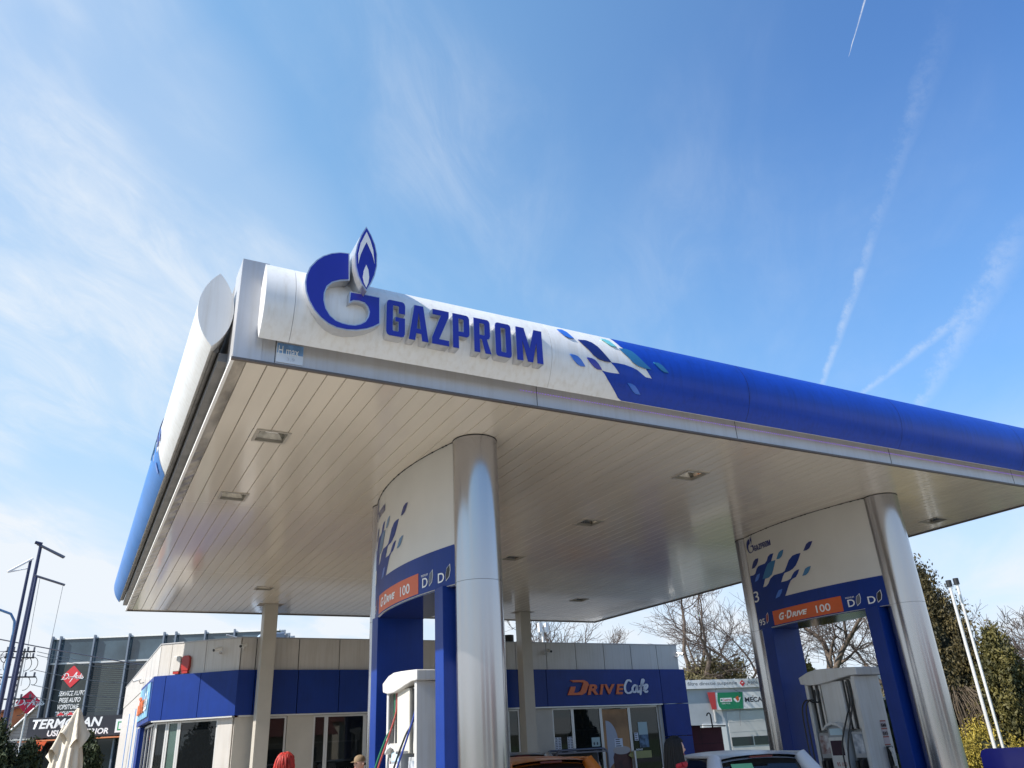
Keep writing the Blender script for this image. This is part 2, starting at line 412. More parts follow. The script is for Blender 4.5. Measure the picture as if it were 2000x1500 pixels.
b.box(CX1 - .028, CX1 + .018, CY0 + .03, CY1 - .03, H - .022, H + .001)
b.build('edge_trim', mat('trim_brown', (.13, .11, .10), .5, .3), canopy)
b = MB(); b.box(CX0 - .02, CX0 + .012, CY0 + .03, CY1 - .03, H - .018, H + .02); b.build('drip_edge', trimw, canopy)
b = MB(); b.grid(lambda u, v: (CX0 + .014 + .112 * u, CY0 + .03 + (CY1 - CY0 - .06) * v, H + .004 + (.006 * math.sin(v * 260 + u * 5) + .005 * math.sin(v * 97)) * (1 if v > .18 else .2)), 4, 400); b.build('flashing_strip', rough_tin, canopy)
b = MB(); b.box(CX0 - .10, CX0 - .002, CY0 + .35, CY1 - .1, H + .10, H + .19); b.tube([(CX0 - .13, CY0 + .4, H + .24), (CX0 - .13, CY1 - .15, H + .24)], .035, 8)
b.build('gutter', mat('gutter_grey', (.16, .155, .15), .5, .4, .2, 5), canopy)
for xx in (1.25, 4.21, 7.23, 10.25, 13.27):
    b = MB(); b.box(xx, xx + .006, CY0 - .003, CY0 - .0005, H + .01, H + 1.09); b.build('fascia_joint', dark, canopy)
# lens-section tubes
ZC, HH, BU = 5.80, .42, .17
RR = (HH * HH + BU * BU) / (2 * BU)
def bul(z):
    t = max(-HH, min(HH, z - ZC)); return math.sqrt(RR * RR - t * t) - (RR - BU)
def lens(n=16):
    a = [(-bul(ZC - HH + 2 * HH * i / n), ZC - HH + 2 * HH * i / n) for i in range(n + 1)]
    c = [(bul(ZC + HH - 2 * HH * i / n), ZC + HH - 2 * HH * i / n) for i in range(1, n)]
    return a + c
YF, XF = 6.95, .68
def tubeX(x0, x1): return MB().prism(lens(), x0, x1, lambda p, q, a: (a, YF + p, q))
def tubeY(y0, y1): return MB().prism(lens(), y0, y1, lambda p, q, a: (XF + p, a, q))
def smooth_lens(o):
    me = o.data; me.polygons.foreach_set('use_smooth', [len(p.vertices) == 4 for p in me.polygons])
    m = o.modifiers.new('es', 'EDGE_SPLIT'); m.split_angle = math.radians(25)
for i, (a, c) in enumerate(((1.06, 1.345), (1.349, 4.27), (4.274, 7.27), (7.274, 10.27), (10.274, 14.95))):
    smooth_lens(tubeX(a, c).build('edge_tube', drumwhite, canopy))
for a, c in ((7.30, 10.3), (10.304, 13.3), (13.304, 16.3), (16.304, 19.3), (19.304, 22.1)):
    smooth_lens(tubeY(a, c).build('edge_tube', drumwhite, canopy))
onF = lambda off: (lambda x, z, q: Vector((x, YF - bul(z) - off - q, z)))
onL = lambda off: (lambda x, z, q: Vector((XF - bul(z) - off - q, 7.30 + (x - 1.06), z)))
FIELD = [(5.24, 6.219), (5.266, 6.14), (5.299, 6.072), (5.343, 6.039), (5.477, 5.972), (5.611, 5.776), (5.686, 5.677), (5.595, 5.679), (5.526, 5.718), (5.469, 5.751), (5.392, 5.773), (5.286, 5.789), (5.198, 5.79), (5.087, 5.783), (5.145, 5.729), (5.208, 5.658), (5.097, 5.652), (5.021, 5.652), (4.95, 5.66), (4.995, 5.624), (5.05, 5.564), (5.12, 5.502), (5.184, 5.449), (5.242, 5.403), (5.3, 5.383)]
LV = dict(leaf_a=[(4.422, 6.143), (4.499, 6.159), (4.548, 6.126), (4.58, 6.072), (4.613, 6.023), (4.542, 6.018), (4.485, 6.041), (4.449, 6.09)],
 leaf_b=[(4.667, 6.02), (4.782, 6.038), (4.859, 6.018), (4.921, 5.973), (4.978, 5.905), (5.024, 5.848), (5.086, 5.779), (4.995, 5.775), (4.912, 5.79), (4.841, 5.83), (4.779, 5.902), (4.725, 5.949)],
 leaf_c=[(4.509, 5.779), (4.568, 5.779), (4.613, 5.769), (4.657, 5.735), (4.717, 5.661), (4.658, 5.656), (4.607, 5.674), (4.556, 5.717)],
 leaf_d=[(4.742, 5.778), (4.808, 5.779), (4.853, 5.766), (4.898, 5.728), (4.95, 5.66), (4.889, 5.658), (4.842, 5.678), (4.795, 5.718)],
 leaf_e=[(5.04, 6.141), (5.114, 6.15), (5.161, 6.13), (5.194, 6.081), (5.227, 6.033), (5.154, 6.035), (5.108, 6.064), (5.072, 6.11)],
 leaf_f=[(5.256, 6.02), (5.361, 6.034), (5.442, 6.014), (5.508, 5.948), (5.578, 5.872), (5.678, 5.788), (5.582, 5.784), (5.485, 5.803), (5.411, 5.84), (5.349, 5.914), (5.295, 5.964)],
 leaf_g=[(5.733, 5.903), (5.811, 5.909), (5.865, 5.879), (5.906, 5.834), (5.945, 5.79), (5.877, 5.787), (5.829, 5.811), (5.786, 5.85)],
 leaf_h=[(5.323, 5.567), (5.387, 5.565), (5.438, 5.55), (5.486, 5.513), (5.537, 5.468), (5.469, 5.468), (5.417, 5.493), (5.368, 5.533)])
LM = dict(leaf_a=azure, leaf_b=bluep, leaf_c=azure, leaf_d=signblue, leaf_e=aqua, leaf_f=teal, leaf_g=teal, leaf_h=azure)
def wrap(polys, fn, name, m, parent, sx=.25, sz=.05, axis=1):
    bm = curve_bm(polys); cut(bm, sz, axis)
    if sx: cut(bm, sx, 1 - axis)
    return bm_object(bm, name, m, parent, fn, smooth=True)
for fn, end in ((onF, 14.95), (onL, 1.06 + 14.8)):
    wrap([FIELD + [(end, 5.383), (end, 6.219)]], fn(.003), 'blue_band', drumblue if fn is onF else sunlitblue, canopy)
    if fn is onF:
        for xj in (7.27, 10.27, 13.27): wrap([[(xj, 5.39), (xj + .006, 5.39), (xj + .006, 6.21), (xj, 6.21)]], fn(.0045), 'tube_joint', MATS['dark_gap'], canopy)
    for k, p in LV.items():
        bm = curve_bm([p], .005); cut(bm, .04, 1)
        bm_object(bm, 'leaf_panel', LM[k], canopy, fn(.012))
# violet LED dots under the front tube
b = MB()
for k in range(300):
    xx = 4.0 + k * .036; b.box(xx, xx + .006, CY0 - .012, CY0 - .004, 5.366, 5.371)
o = b.build('led_strip', mat('led_violet', (.2, .05, .5), .4, emit=((.30, .12, .95), .7)), canopy); o['kind'] = 'stuff'

# recessed lights
ltgrp = 'recessed lights in the canopy underside'
LL = ['recessed square canopy light nearest the front left corner, bright clear glass', 'recessed canopy light second from the front left corner', 'small recessed canopy light beside the top of the left rear post',
      'recessed canopy light between the two pump gateways, nearest the front edge', 'recessed canopy light in the middle of the underside, right of the near gateway column', 'recessed canopy light just right of the near silver column top', 'recessed canopy light near the back edge, above the cafe sign', 'recessed canopy light in the right front corner past the silver column']
def make_light():
    t = empty('recessed_light'); t['local'] = 1
    b = MB()
    for q in ((-.2, .2, -.2, -.165), (-.2, .2, .165, .2), (-.2, -.165, -.165, .165), (.165, .2, -.165, .165)): b.box(*q, -.010, .03)
    b.build('frame', mat('lamp_frame', (.40, .37, .32), .4, .3), t)
    b = MB(); b.add([(-.165, -.165, .03), (.165, -.165, .03), (.165, .165, .03), (-.165, .165, .03), (-.09, -.09, .11), (.09, -.09, .11), (.09, .09, .11), (-.09, .09, .11)], [(0, 1, 5, 4), (1, 2, 6, 5), (2, 3, 7, 6), (3, 0, 4, 7), (4, 5, 6, 7)])
    b.build('reflector', lightglass, t)
    b = MB(); b.tube([(-.07, 0, .07), (.07, 0, .07)], .022, 10); b.build('bulb', whitegloss, t)
    return t
proto = make_light()
for i, (lx, ly) in enumerate(LIGHTS):
    o = proto if i == 0 else copy_tree(proto); o.location = (lx, ly, H); tag(o, LL[i], 'light', ltgrp)

# ------------------------------------------------------------------ emblem and letters
G = [(1.832,6.397),(1.746,6.384),(1.662,6.351),(1.580,6.297),(1.517,6.230),(1.457,6.132),(1.429,6.038),(1.422,5.950),(1.436,5.850),(1.471,5.755),(1.525,5.665),(1.593,5.593),(1.669,5.543),(1.752,5.517),(1.851,5.514),(1.951,5.531),(2.051,5.565),(2.118,5.602),(2.181,5.650),(2.174,5.948),(2.022,5.946),(1.876,5.940),(1.872,5.839),(1.905,5.862),(1.964,5.870),(2.025,5.861),(2.064,5.820),(2.083,5.762),(2.073,5.699),(2.040,5.635),(1.991,5.594),(1.933,5.568),(1.866,5.560),(1.799,5.564),(1.733,5.581),(1.673,5.624),(1.625,5.697),(1.601,5.785),(1.600,5.870),(1.623,5.958),(1.678,6.024),(1.760,6.069),(1.845,6.093)]
FL = [(1.978,6.684),(2.025,6.604),(2.067,6.502),(2.091,6.386),(2.093,6.245),(2.073,6.131),(2.041,6.034),(2.001,5.943),(1.956,6.003),(1.919,6.082),(1.890,6.192),(1.880,6.329),(1.898,6.455),(1.932,6.577)]
FW = [(1.979,6.634),(2.021,6.541),(2.056,6.428),(2.075,6.261),(2.051,6.365),(2.012,6.446),(1.982,6.507),(1.954,6.430),(1.923,6.331),(1.903,6.215),(1.901,6.345),(1.923,6.482)]
FW2 = [(1.987,6.228),(2.011,6.174),(2.022,6.088),(2.016,6.018),(1.995,5.955),(1.971,6.007),(1.957,6.072),(1.966,6.163)]
def offs(p, d):
    n = len(p); a = sum(p[i][0] * p[(i + 1) % n][1] - p[(i + 1) % n][0] * p[i][1] for i in range(n)); s = 1 if a > 0 else -1; out = []
    for i in range(n):
        e1 = Vector(p[i]) - Vector(p[i - 1]); e2 = Vector(p[(i + 1) % n]) - Vector(p[i])
        n1 = Vector((e1.y, -e1.x)).normalized() * s; n2 = Vector((e2.y, -e2.x)).normalized() * s
        m = (n1 + n2); m = m / max(.5, m.length_squared) * 2 if m.length > .1 else n1
        out.append(tuple(Vector(p[i]) + m * d))
    return out
def slab(poly, y0, y1, name, m, parent, holes=()):
    bm = curve_bm([poly, *holes], (y1 - y0) / 2)
    return bm_object(bm, name, m, parent, lambda x, z, q: Vector((x, (y0 + y1) / 2 + q, z)))
sign = empty('fascia_sign', (2.8, 6.86, 5.5), 'raised blue flame emblem and large GAZPROM letters on the white front edge', 'sign')
slab(offs(G, .013), 6.705, 6.97, 'emblem_body', silver, sign); slab(G, 6.698, 6.7045, 'emblem_face', signblue, sign)
# flame: deep silver body, blue rim, white leaf, small white leaf
slab(offs(FL, .012), 6.585, 6.99, 'flame_body', silver, sign); slab(FL, 6.578, 6.5845, 'flame_face', signblue, sign)
slab(FW, 6.5745, 6.5775, 'flame_leaf', textw, sign); slab(FW2, 6.5745, 6.5775, 'flame_leaf', textw, sign)
c_ = .09
def rr(x0, y0, x1, y1, c=c_): return [(x0 + c, y0), (x1 - c, y0), (x1 - c * .3, y0 + c * .3), (x1, y0 + c), (x1, y1 - c), (x1 - c * .3, y1 - c * .3), (x1 - c, y1), (x0 + c, y1), (x0 + c * .3, y1 - c * .3), (x0, y1 - c), (x0, y0 + c), (x0 + c * .3, y0 + c * .3)]
GL = dict(
 G=([(0.03, .03), (.09, 0), (.49, 0), (.55, .03), (.58, .10), (.58, .54), (.28, .54), (.28, .42), (.385, .42), (.385, .16), (.365, .135), (.215, .135), (.195, .16), (.195, .84), (.215, .865), (.365, .865), (.385, .84), (.385, .66), (.58, .66), (.58, .90), (.55, .97), (.49, 1), (.09, 1), (.03, .97), (0, .90), (0, .10)], []),
 A=([(0, 0), (.17, 1), (.45, 1), (.62, 0), (.425, 0), (.395, .2), (.225, .2), (.195, 0)], [[(.245, .33), (.375, .33), (.31, .82)]]),
 Z=([(0, 0), (.56, 0), (.56, .15), (.23, .15), (.56, .85), (.56, 1), (.02, 1), (.02, .85), (.30, .85), (0, .17)], []),
 P=([(0, 0), (.195, 0), (.195, .36), (.48, .36), (.54, .39), (.57, .45), (.57, .91), (.54, .97), (.48, 1), (0, 1)], [[(.195, .49), (.36, .49), (.38, .51), (.38, .85), (.36, .87), (.195, .87)]]),
 R=([(0, 0), (.195, 0), (.195, .40), (.27, .40), (.39, 0), (.595, 0), (.45, .41), (.54, .45), (.57, .52), (.57, .91), (.54, .97), (.48, 1), (0, 1)], [[(.195, .52), (.36, .52), (.38, .54), (.38, .85), (.36, .87), (.195, .87)]]),
 O=(rr(0, 0, .58, 1), [rr(.195, .135, .385, .865, .025)]),
 M=([(0, 0), (.18, 0), (.18, .62), (.32, 0), (.47, 0), (.61, .62), (.61, 0), (.79, 0), (.79, 1), (.55, 1), (.395, .40), (.24, 1), (0, 1)], []))
PL = dict(G=(2.262, 2.462), A=(2.508, 2.723), Z=(2.765, 2.957), P=(3.005, 3.198), R=(3.255, 3.455), O=(3.515, 3.706), M=(3.775, 4.105))
for k, (xa, xb) in PL.items():
    out, holes = GL[k]; w = max(p[0] for p in out); z0, z1 = 5.545, 5.960
    T = lambda p: [(xa + q[0] / w * (xb - xa), z0 + q[1] * (z1 - z0)) for q in p]
    slab(offs(T(out), .004), 6.717, 6.93, 'letter', silver, sign, [offs(T(h), -.004) for h in holes])
    slab(T(out), 6.711, 6.7165, 'letter_face', signblue, sign, [T(h) for h in holes])
# height-limit plate on the fascia
hm = empty('height_plate', (1.36, CY0 - .008, 5.2), 'small faded blue and white Hmax plate on the grey fascia under the tube', 'sign')
ff = frame((1.265, CY0 - .003, 5.222), (1, 0, 0))
b = MB(); b.box(0, .26, .001, .006, 0, .21, ff); b.build('plate', mat('plate_white', (.60, .66, .74), .4), hm)
b = MB(); b.box(0.002, .258, .0065, .008, .10, .208, ff); b.build('blue_band', mat('plate_blue', (.16, .32, .58), .4, 0, .3, 8), hm)
bm_object(text_bm('H max', .015, .085, .20, .095), 'lettering', textw, hm, flat(ff, .0095))
bm_object(text_bm('3,9', .10, .02, .08, .04), 'lettering', mat('faded_print', (.45, .50, .58), .5), hm, flat(ff, .0095))

# ------------------------------------------------------------------ pump gateways
def hx(y): return -.45 + y * y / (2 * 5.35)
HF = [(1.50,4.455),(1.330,4.444),(1.258,4.463),(1.188,4.536),(1.123,4.571),(1.035,4.576),(0.902,4.576),(0.826,4.613),(0.775,4.678),(0.705,4.706),(0.599,4.706),(0.646,4.649),(0.705,4.577),(0.581,4.568),(0.632,4.494),(0.696,4.404),(0.753,4.340),(0.857,4.304),(0.971,4.303),(1.081,4.167),(0.981,4.167),(0.906,4.200),(0.819,4.277),(0.699,4.319),(0.469,4.315),(0.396,4.332),(0.320,4.409),(0.244,4.495),(0.137,4.555),(0.034,4.565),(-0.067,4.561),(0.015,4.455),(0.099,4.372),(0.187,4.327),(0.270,4.307),(0.406,4.297),(0.460,4.253),(0.536,4.157),(0.379,4.154),(0.282,4.172),(0.228,4.225),(0.164,4.272),(0.097,4.290),(0.035,4.291),(0.090,4.225),(0.153,4.174),(0.233,4.162),(0.291,4.137),(0.354,4.076),(0.499,3.903),(-1.50,3.903),(-1.50,3.40),(1.50,3.40)]
HL = [([(1.068,4.715),(1.093,4.662),(1.155,4.607),(1.251,4.565),(1.348,4.568),(1.304,4.630),(1.246,4.691),(1.163,4.722)], bluep), ([(0.317,4.708),(0.356,4.641),(0.403,4.595),(0.466,4.571),(0.549,4.578),(0.505,4.632),(0.455,4.683),(0.392,4.706)], teal),
 ([(-0.375,4.707),(-0.326,4.645),(-0.280,4.601),(-0.218,4.578),(-0.135,4.580),(-0.180,4.632),(-0.229,4.685),(-0.298,4.711)], bluep), ([(-0.234,4.293),(-0.192,4.241),(-0.151,4.195),(-0.085,4.164),(-0.000,4.164),(-0.046,4.216),(-0.097,4.273),(-0.166,4.295)], teal),
 ([(1.097,4.435),(1.144,4.372),(1.204,4.326),(1.319,4.310),(1.268,4.377),(1.207,4.423)], azure), ([(0.536,4.037),(0.583,3.972),(0.649,3.920),(0.772,3.905),(0.715,3.969),(0.645,4.030)], azure),
 ([(0.580,4.573),(0.632,4.494),(0.696,4.404),(0.753,4.340),(0.857,4.304),(1.051,4.314),(0.972,4.404),(0.898,4.484),(0.813,4.552),(0.714,4.574)], teal)]
def gateway(x, y, num, label):
    t = empty('pump_gateway', (x, y, 0), label, 'gateway', 'blue and silver gateways over the pump islands'); t['local'] = 1
    for s in (-1, 1):
        b = MB(); b.cyl(0, s * 1.57, .1, 3.43, .28, 48); b.cyl(0, s * 1.57, 3.434, H + .002, .28, 48)
        o = b.build('column', colsilver, t)
        b = MB(); b.cyl(0, s * 1.57, 3.429, 3.435, .277, 32); b.cyl(0, s * 1.57, H - .012, H - .001, .284, 48); b.build('joint', dark, o)
        b = MB(); ya, yb = sorted((s * 1.30, s * 1.05)); b.box(-.345, .345, ya, yb, .12, 3.44); b.build('side_panel', blue, t, .006)
    b = MB(); n = 28; yy = [-1.50 + 3.0 * i / n for i in range(n + 1)]
    poly = [(hx(q), q) for q in yy] + [(.43 - q * q / 10.7, q) for q in reversed(yy)]
    # leave room for the columns: the header stops against them
    b.prism(poly, 3.43, H - .001, lambda p, q, a: (p, q, a))
    for k in range(2, len(b.sm)): b.sm[k] = True
    hd = b.build('header', mat('header_white', (.58, .56, .52), .38, 0, .03, 2) if 'header_white' not in MATS else MATS['header_white'], t)
    m = hd.modifiers.new('es', 'EDGE_SPLIT'); m.split_angle = math.radians(30)
    b = MB(); b.prism([(p * .985, q * .985) for p, q in poly], 3.415, 3.4285, lambda p, q, a: (p, q, a)); b.build('header_base', MATS.get('header_base') or mat('header_base', (.008, .015, .09), .12, coat=.3), hd)
    rnd = random.Random(int(x)); b = MB()
    b.tube([(hx(q) - .004, q, H - .004) for q in [-1.5 + 3.0 * i / 90 for i in range(91)]], [rnd.choice((.004, .005, .007, .012)) if i % 3 else .005 for i in range(91)], 5); b.build('sealant', dark, hd)
    on = lambda off: (lambda u, v, q: Vector((hx(u) - off - q, u, v)))
    onb = lambda off: (lambda u, v, q: Vector((.43 - u * u / 10.7 + off + q, -u, v)))
    for f, back in ((on, 0), (onb, 1)):
        o = wrap([[(a, max(b_, 3.435)) for a, b_ in HF]], f(.003), 'blue_field', MATS['brand_blue'], hd, .12, .12, 0)
        for p, m in HL: wrap([p], f(.006), 'leaf_print', m, hd, None, .12, 0)
        wrap([[(.934, 3.700), (.934, 3.45), (-.686, 3.45), (-.686, 3.700)]], f(.006), 'orange_panel', orange, hd, None, .12, 0)
        def tx(body, u0, z0, w, h, m, **k):
            bm = text_bm(body, -u0, z0, w, h, **k); cut(bm, .1, 0)
            return bm_object(bm, 'lettering', m, hd, lambda X_, Z_, q: f(.009)(-X_, Z_, q))
        if back: continue
        tx('G', .77, 3.515, .155, .125, textw, bold=.04, shear=.3); tx('·', .60, 3.56, .03, .025, textw, bold=.03)
        tx('D', .565, 3.515, .15, .135, textw, bold=.04, shear=.3); tx('RIVE', .42, 3.52, .38, .085, textw, bold=.045, shear=.3)
        tx('100', -.155, 3.50, .30, .125, textw, bold=.012)
        tx('PREMIUM', -.765, 3.632, .155, .028, textw); tx('D', -.79, 3.50, .125, .115, textw, bold=.01)
        tx('D', -1.14, 3.495, .125, .115, textw, bold=.01)
        tx('95', 1.40, 3.505, .19, .115, textw, bold=.01)
        tx(num, 1.44, 3.94, .17, .20, textw)
        for (u, z, m) in ((-.985, 3.59, mat('drop_grey', (.12, .13, .16), .4) if 'drop_grey' not in MATS else MATS['drop_grey']), (-1.335, 3.59, blackp), (1.12, 3.61, hoser)):
            lf = [(u + .035, z - .085), (u + .04, z - .02), (u + .02, z + .05), (u - .035, z + .085), (u - .04, z + .02), (u - .02, z - .05)]
            wrap([offs(lf, .007)], f(.006), 'drop_outline', textw, hd, None, .12, 0); wrap([lf], f(.009), 'drop_print', m, hd, None, .12, 0)
        # small emblem and name
        sx = .30 / .76; mp = lambda p: [(1.40 - (q[0] - 1.42) * sx * .8, 4.86 + (q[1] - 5.51) * sx * .80) for q in p]
        wrap([mp(G)], f(.005), 'emblem_print', bluep, hd, None, .12, 0); wrap([mp(FL)], f(.006), 'emblem_print', bluep, hd, None, .12, 0)
        wrap([mp(FW)], f(.008), 'emblem_print', textw, hd, None, .12, 0); wrap([mp(FW2)], f(.008), 'emblem_print', textw, hd, None, .12, 0)
        xx = 1.145
        for ch in 'GAZPROM':
            out, holes = GL[ch]; w = max(p[0] for p in out); sc2 = .105
            bm = curve_bm([[(xx - q[0] * sc2 * 1.02, 4.865 + q[1] * sc2) for q in p] for p in (out, *holes)])
            bm_object(bm, 'lettering', bluep, hd, f(.006)); xx -= (w + .09) * sc2 * 1.02
    return t
g1 = gateway(4.02, 9.95, '1', 'curved white and blue gateway nearer the camera, left of centre, between two silver columns')
g2 = gateway(11.62, 10.0, '3', 'curved white and blue gateway marked 3 further right, between two silver columns')
for i, (x, lab) in enumerate(((4.02, 'raised concrete pump island under the nearer gateway'), (11.62, 'raised concrete pump island under the gateway marked 3'))):
    b = MB(); b.box(x - .55, x + .55, 7.6, 12.3, .004, .15); o = b.build('pump_island', pav, None, .03); tag(o, lab, 'island', 'pump islands')

# rear square posts
for x, lab in ((4.10, 'square cream post at the back left, in front of the cafe corner'), (11.35, 'square cream post at the back, left of the cafe sign')):
    t = empty('canopy_post', (x, 20.75, 0), lab, 'post', 'square posts at the back of the canopy'); t['local'] = 1
    b = MB(); b.box(-.165, .165, -.165, .165, 0, H - .003); b.build('shaft', mat('post_cream', (.44, .41, .36), .45, 0, .04, 3) if 'post_cream' not in MATS else MATS['post_cream'], t, .008)
    b = MB(); b.box(-.30, .30, -.19, .19, H - .006, H - .002); b.build('cover_plate', mat('plate_brown', (.30, .26, .22), .6) if 'plate_brown' not in MATS else MATS['plate_brown'], t)

# ------------------------------------------------------------------ dispensers
def dispenser(x, label, colours):
    t = empty('fuel_dispenser', (x, 9.97, .15), label, 'fuel dispenser', 'fuel dispensers under the gateways'); t['local'] = 1
    g = -.15 # local z of the ground
    Z = lambda z: z - .15
    y0, y1 = -.52, .55
    # body with two recessed hose bays on the customer face (-x)
    b = MB(); b.box(-.20, .22, y0 + .02, y1 - .02, 0, Z(2.44)); b.build('body', pumpw, t, .01)
    b = MB(); b.box(-.36, .23, y0, y0 + .019, 0, Z(2.45)); b.box(-.36, -.335, y0 + .019, y0 + .07, 0, Z(2.45)); b.build('end_panel', pumpw, t, .006)
    b = MB(); b.box(-.36, .23, y1 - .019, y1, 0, Z(2.40)); b.box(-.36, -.335, y1 - .06, y1 - .019, 0, Z(2.40)); b.build('end_panel', pumpw, t, .006)
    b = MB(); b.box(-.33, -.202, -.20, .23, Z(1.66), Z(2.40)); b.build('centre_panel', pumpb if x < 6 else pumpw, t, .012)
    for ya in (y0 + .09, .25):
        b = MB()
        for k in range(2): b.box(-.30, -.203, ya + .02 + k * .115, ya + .055 + k * .115, Z(1.66), Z(2.40))
        b.build('hose_rail', rail, t)
        b = MB()
        for k in range(2): b.box(-.296, -.201, ya + .058 + k * .115, ya + .10 + k * .115, Z(1.66), Z(2.40))
        b.build('hose_slot', blackp, t)
    # wavy cap
    top = [(-.62, 2.575), (-.35, 2.59), (-.05, 2.605), (.2, 2.61), (.40, 2.585), (.62, 2.51)]
    bot = [(.60, 2.40), (.42, 2.37), (.2, 2.37), (-.05, 2.40), (-.25, 2.43), (-.45, 2.455), (-.62, 2.455)]
    b = MB(); b.prism([(p, q - .15) for p, q in top + bot], -.40, .33, lambda p, q, a: (a, p, q)); b.build('cap', pumpw, t, .012)
    # console with arched hood, display, keypad sheet
    b = MB(); arcp = [(-.17, 1.0)] + [(-.17, 1.68), (-.10, 1.735), (0, 1.76), (.10, 1.735), (.17, 1.68)] + [(.17, 1.0)]
    b.prism([(p + .02, q - .15) for p, q in arcp], -.42, -.205, lambda p, q, a: (a, p, q)); b.build('console', mat('console_grey', (.30, .32, .34), .4) if 'console_grey' not in MATS else MATS['console_grey'], t, .01)
    b = MB(); b.prism([(p * 1.16 + .02, q - .15) for p, q in ((-.17, 1.66), (-.17, 1.69), (-.10, 1.75), (0, 1.78), (.10, 1.75), (.17, 1.69), (.17, 1.66), (.10, 1.715), (0, 1.742), (-.10, 1.715))], -.49, -.205, lambda p, q, a: (a, p, q)); b.build('hood', pumpw, t)
    b = MB(); b.box(-.428, -.4205, -.11, .14, Z(1.58), Z(1.68)); b.build('notice', mat('pale_blue_card', (.45, .62, .72), .4) if 'pale_blue_card' not in MATS else MATS['pale_blue_card'], t)
    b = MB(); b.box(-.445, -.4205, -.14, .18, Z(1.05), Z(1.55)); o = b.build('display_surround', pumpw, t, .006)
    b = MB(); b.box(-.450, -.4455, -.105, .145, Z(1.28), Z(1.50)); b.build('display', screen, o)
    f = frame((-.446, .0, Z(1.12)), (0, -1, 0))
    bm_object(text_bm('95 100', -.10, 0, .2, .06, bold=.02), 'lettering', hoser, o, flat(f, .0))
    # nozzle holsters, posters, nozzles and hoses
    for i, ya in enumerate((y0 + .10, .27)):
        b = MB(); b.box(-.345, -.206, ya - .03, ya + .20, Z(.9), Z(1.62)); b.build('holster', mat('holster_grey', (.36, .37, .38), .5) if 'holster_grey' not in MATS else MATS['holster_grey'], t, .01)
        b = MB(); b.box(-.352, -.3455, ya - .01, ya + .18, Z(1.30), Z(1.58)); o = b.build('advert', mat('advert%d' % i, ((.30, .42, .62), (.55, .20, .18))[i], .4, 0, .7, 9, c2=(.6, .62, .65)) if 'advert%d' % i not in MATS else MATS['advert%d' % i], t)
        b = MB(); b.box(-.352, -.3455, ya - .01, ya + .18, Z(.92), Z(1.24)); b.build('nozzle_bay', blackp, t)
        for k in range(2):
            yy = ya + .05 + k * .085
            b = MB(); b.tube([(-.37, yy, Z(1.22)), (-.40, yy, Z(1.15)), (-.39, yy, Z(1.02)), (-.36, yy, Z(.95))], .016, 8); b.box(-.43, -.39, yy - .02, yy + .02, Z(1.03), Z(1.20)); b.build('nozzle', blackp, t)
            c = colours[i * 2 + k]; top_z = 2.15 - .12 * k
            pts = [(-.30, yy, Z(2.38)), (-.31, yy, Z(top_z)), (-.40, yy + .03, Z(1.85)), (-.52, yy + .10 + .03 * k, Z(1.45)), (-.56, yy + .12, Z(1.1)), (-.53, yy + .09, Z(.7)), (-.46, yy + .03, Z(.6)), (-.42, yy, Z(.8)), (-.41, yy, Z(1.03))]
            if x > 6 and i == 1:
                pts = [(-.30, yy, Z(2.3)), (-.36, yy - .02, Z(2.10)), (-.45, yy + .08, Z(2.14)), (-.50, yy + .16, Z(2.0)), (-.50, yy + .18, Z(1.6)), (-.52, yy + .15, Z(1.1)), (-.50, yy + .1, Z(.7)), (-.44, yy, Z(.8)), (-.41, yy, Z(1.03))]
            q = []
            for a in range(len(pts) - 1):
                p0, p1, p2, p3 = [Vector(pts[max(0, min(len(pts) - 1, a + d))]) for d in (-1, 0, 1, 2)]
                for s in range(5):
                    u = s / 5; q.append(.5 * ((2 * p1) + (-p0 + p2) * u + (2 * p0 - 5 * p1 + 4 * p2 - p3) * u * u + (-p0 + 3 * p1 - 3 * p2 + p3) * u ** 3))
            q.append(Vector(pts[-1])); b = MB(); b.tube(q, .0125, 8); b.build('hose', c, t)
    # end face: prohibition sticker and glove box
    f = frame((0, y0, 0), (1, 0, 0))
    sx0 = .02 if x > 6 else -.04
    b = MB(); b.box(sx0, sx0 + .135, .001, .003, Z(1.40), Z(1.76), f); st = b.build('sticker', mat('sticker_pink', (.50, .42, .44), .5) if 'sticker_pink' not in MATS else MATS['sticker_pink'], t)
    for zz_ in (1.745, 1.63, 1.51, 1.395):
        b = MB(); b.box(sx0, sx0 + .135, .0032, .0042, Z(zz_), Z(zz_ + .02), f); b.build('red_bar', hoser, st)
    b = MB()
    for cx in (.038, .098):
        for cz in (1.69, 1.57):
            ri = [f(sx0 + cx + .026 * math.cos(a * PI / 8), .006, Z(cz) + .026 * math.sin(a * PI / 8)) for a in range(17)]
            b.tube(ri, .004, 5); b.tube([f(sx0 + cx - .018, .006, Z(cz) + .018), f(sx0 + cx + .018, .006, Z(cz) - .018)], .004, 5)
            b.box(sx0 + cx - .007, sx0 + cx + .007, .0045, .0055, Z(cz) - .013, Z(cz) + .013, f)
    b.build('prohibition_sign', blackp, st)
    b = MB(); b.box(sx0 + .01, sx0 + .115, .001, .05, Z(1.02), Z(1.385), f); gb = b.build('glove_box', blackp, t, .006)
    b = MB(); b.tube([f(sx0 + .03, .062, Z(1.37)), f(sx0 + .06, .075, Z(1.28)), f(sx0 + .075, .07, Z(1.18)), f(sx0 + .05, .08, Z(1.10))], [.03, .022, .028, .012], 8); b.tube([f(sx0 + .08, .06, Z(1.35)), f(sx0 + .05, .07, Z(1.25)), f(sx0 + .09, .075, Z(1.14))], [.015, .02, .012], 8)
    b.build('plastic_gloves', whitegloss, gb)
    return t
dispenser(4.02, 'white fuel dispenser with green and red hoses, sunlit, behind the near silver column', (hoseb, hosek, hoser, hoseg))
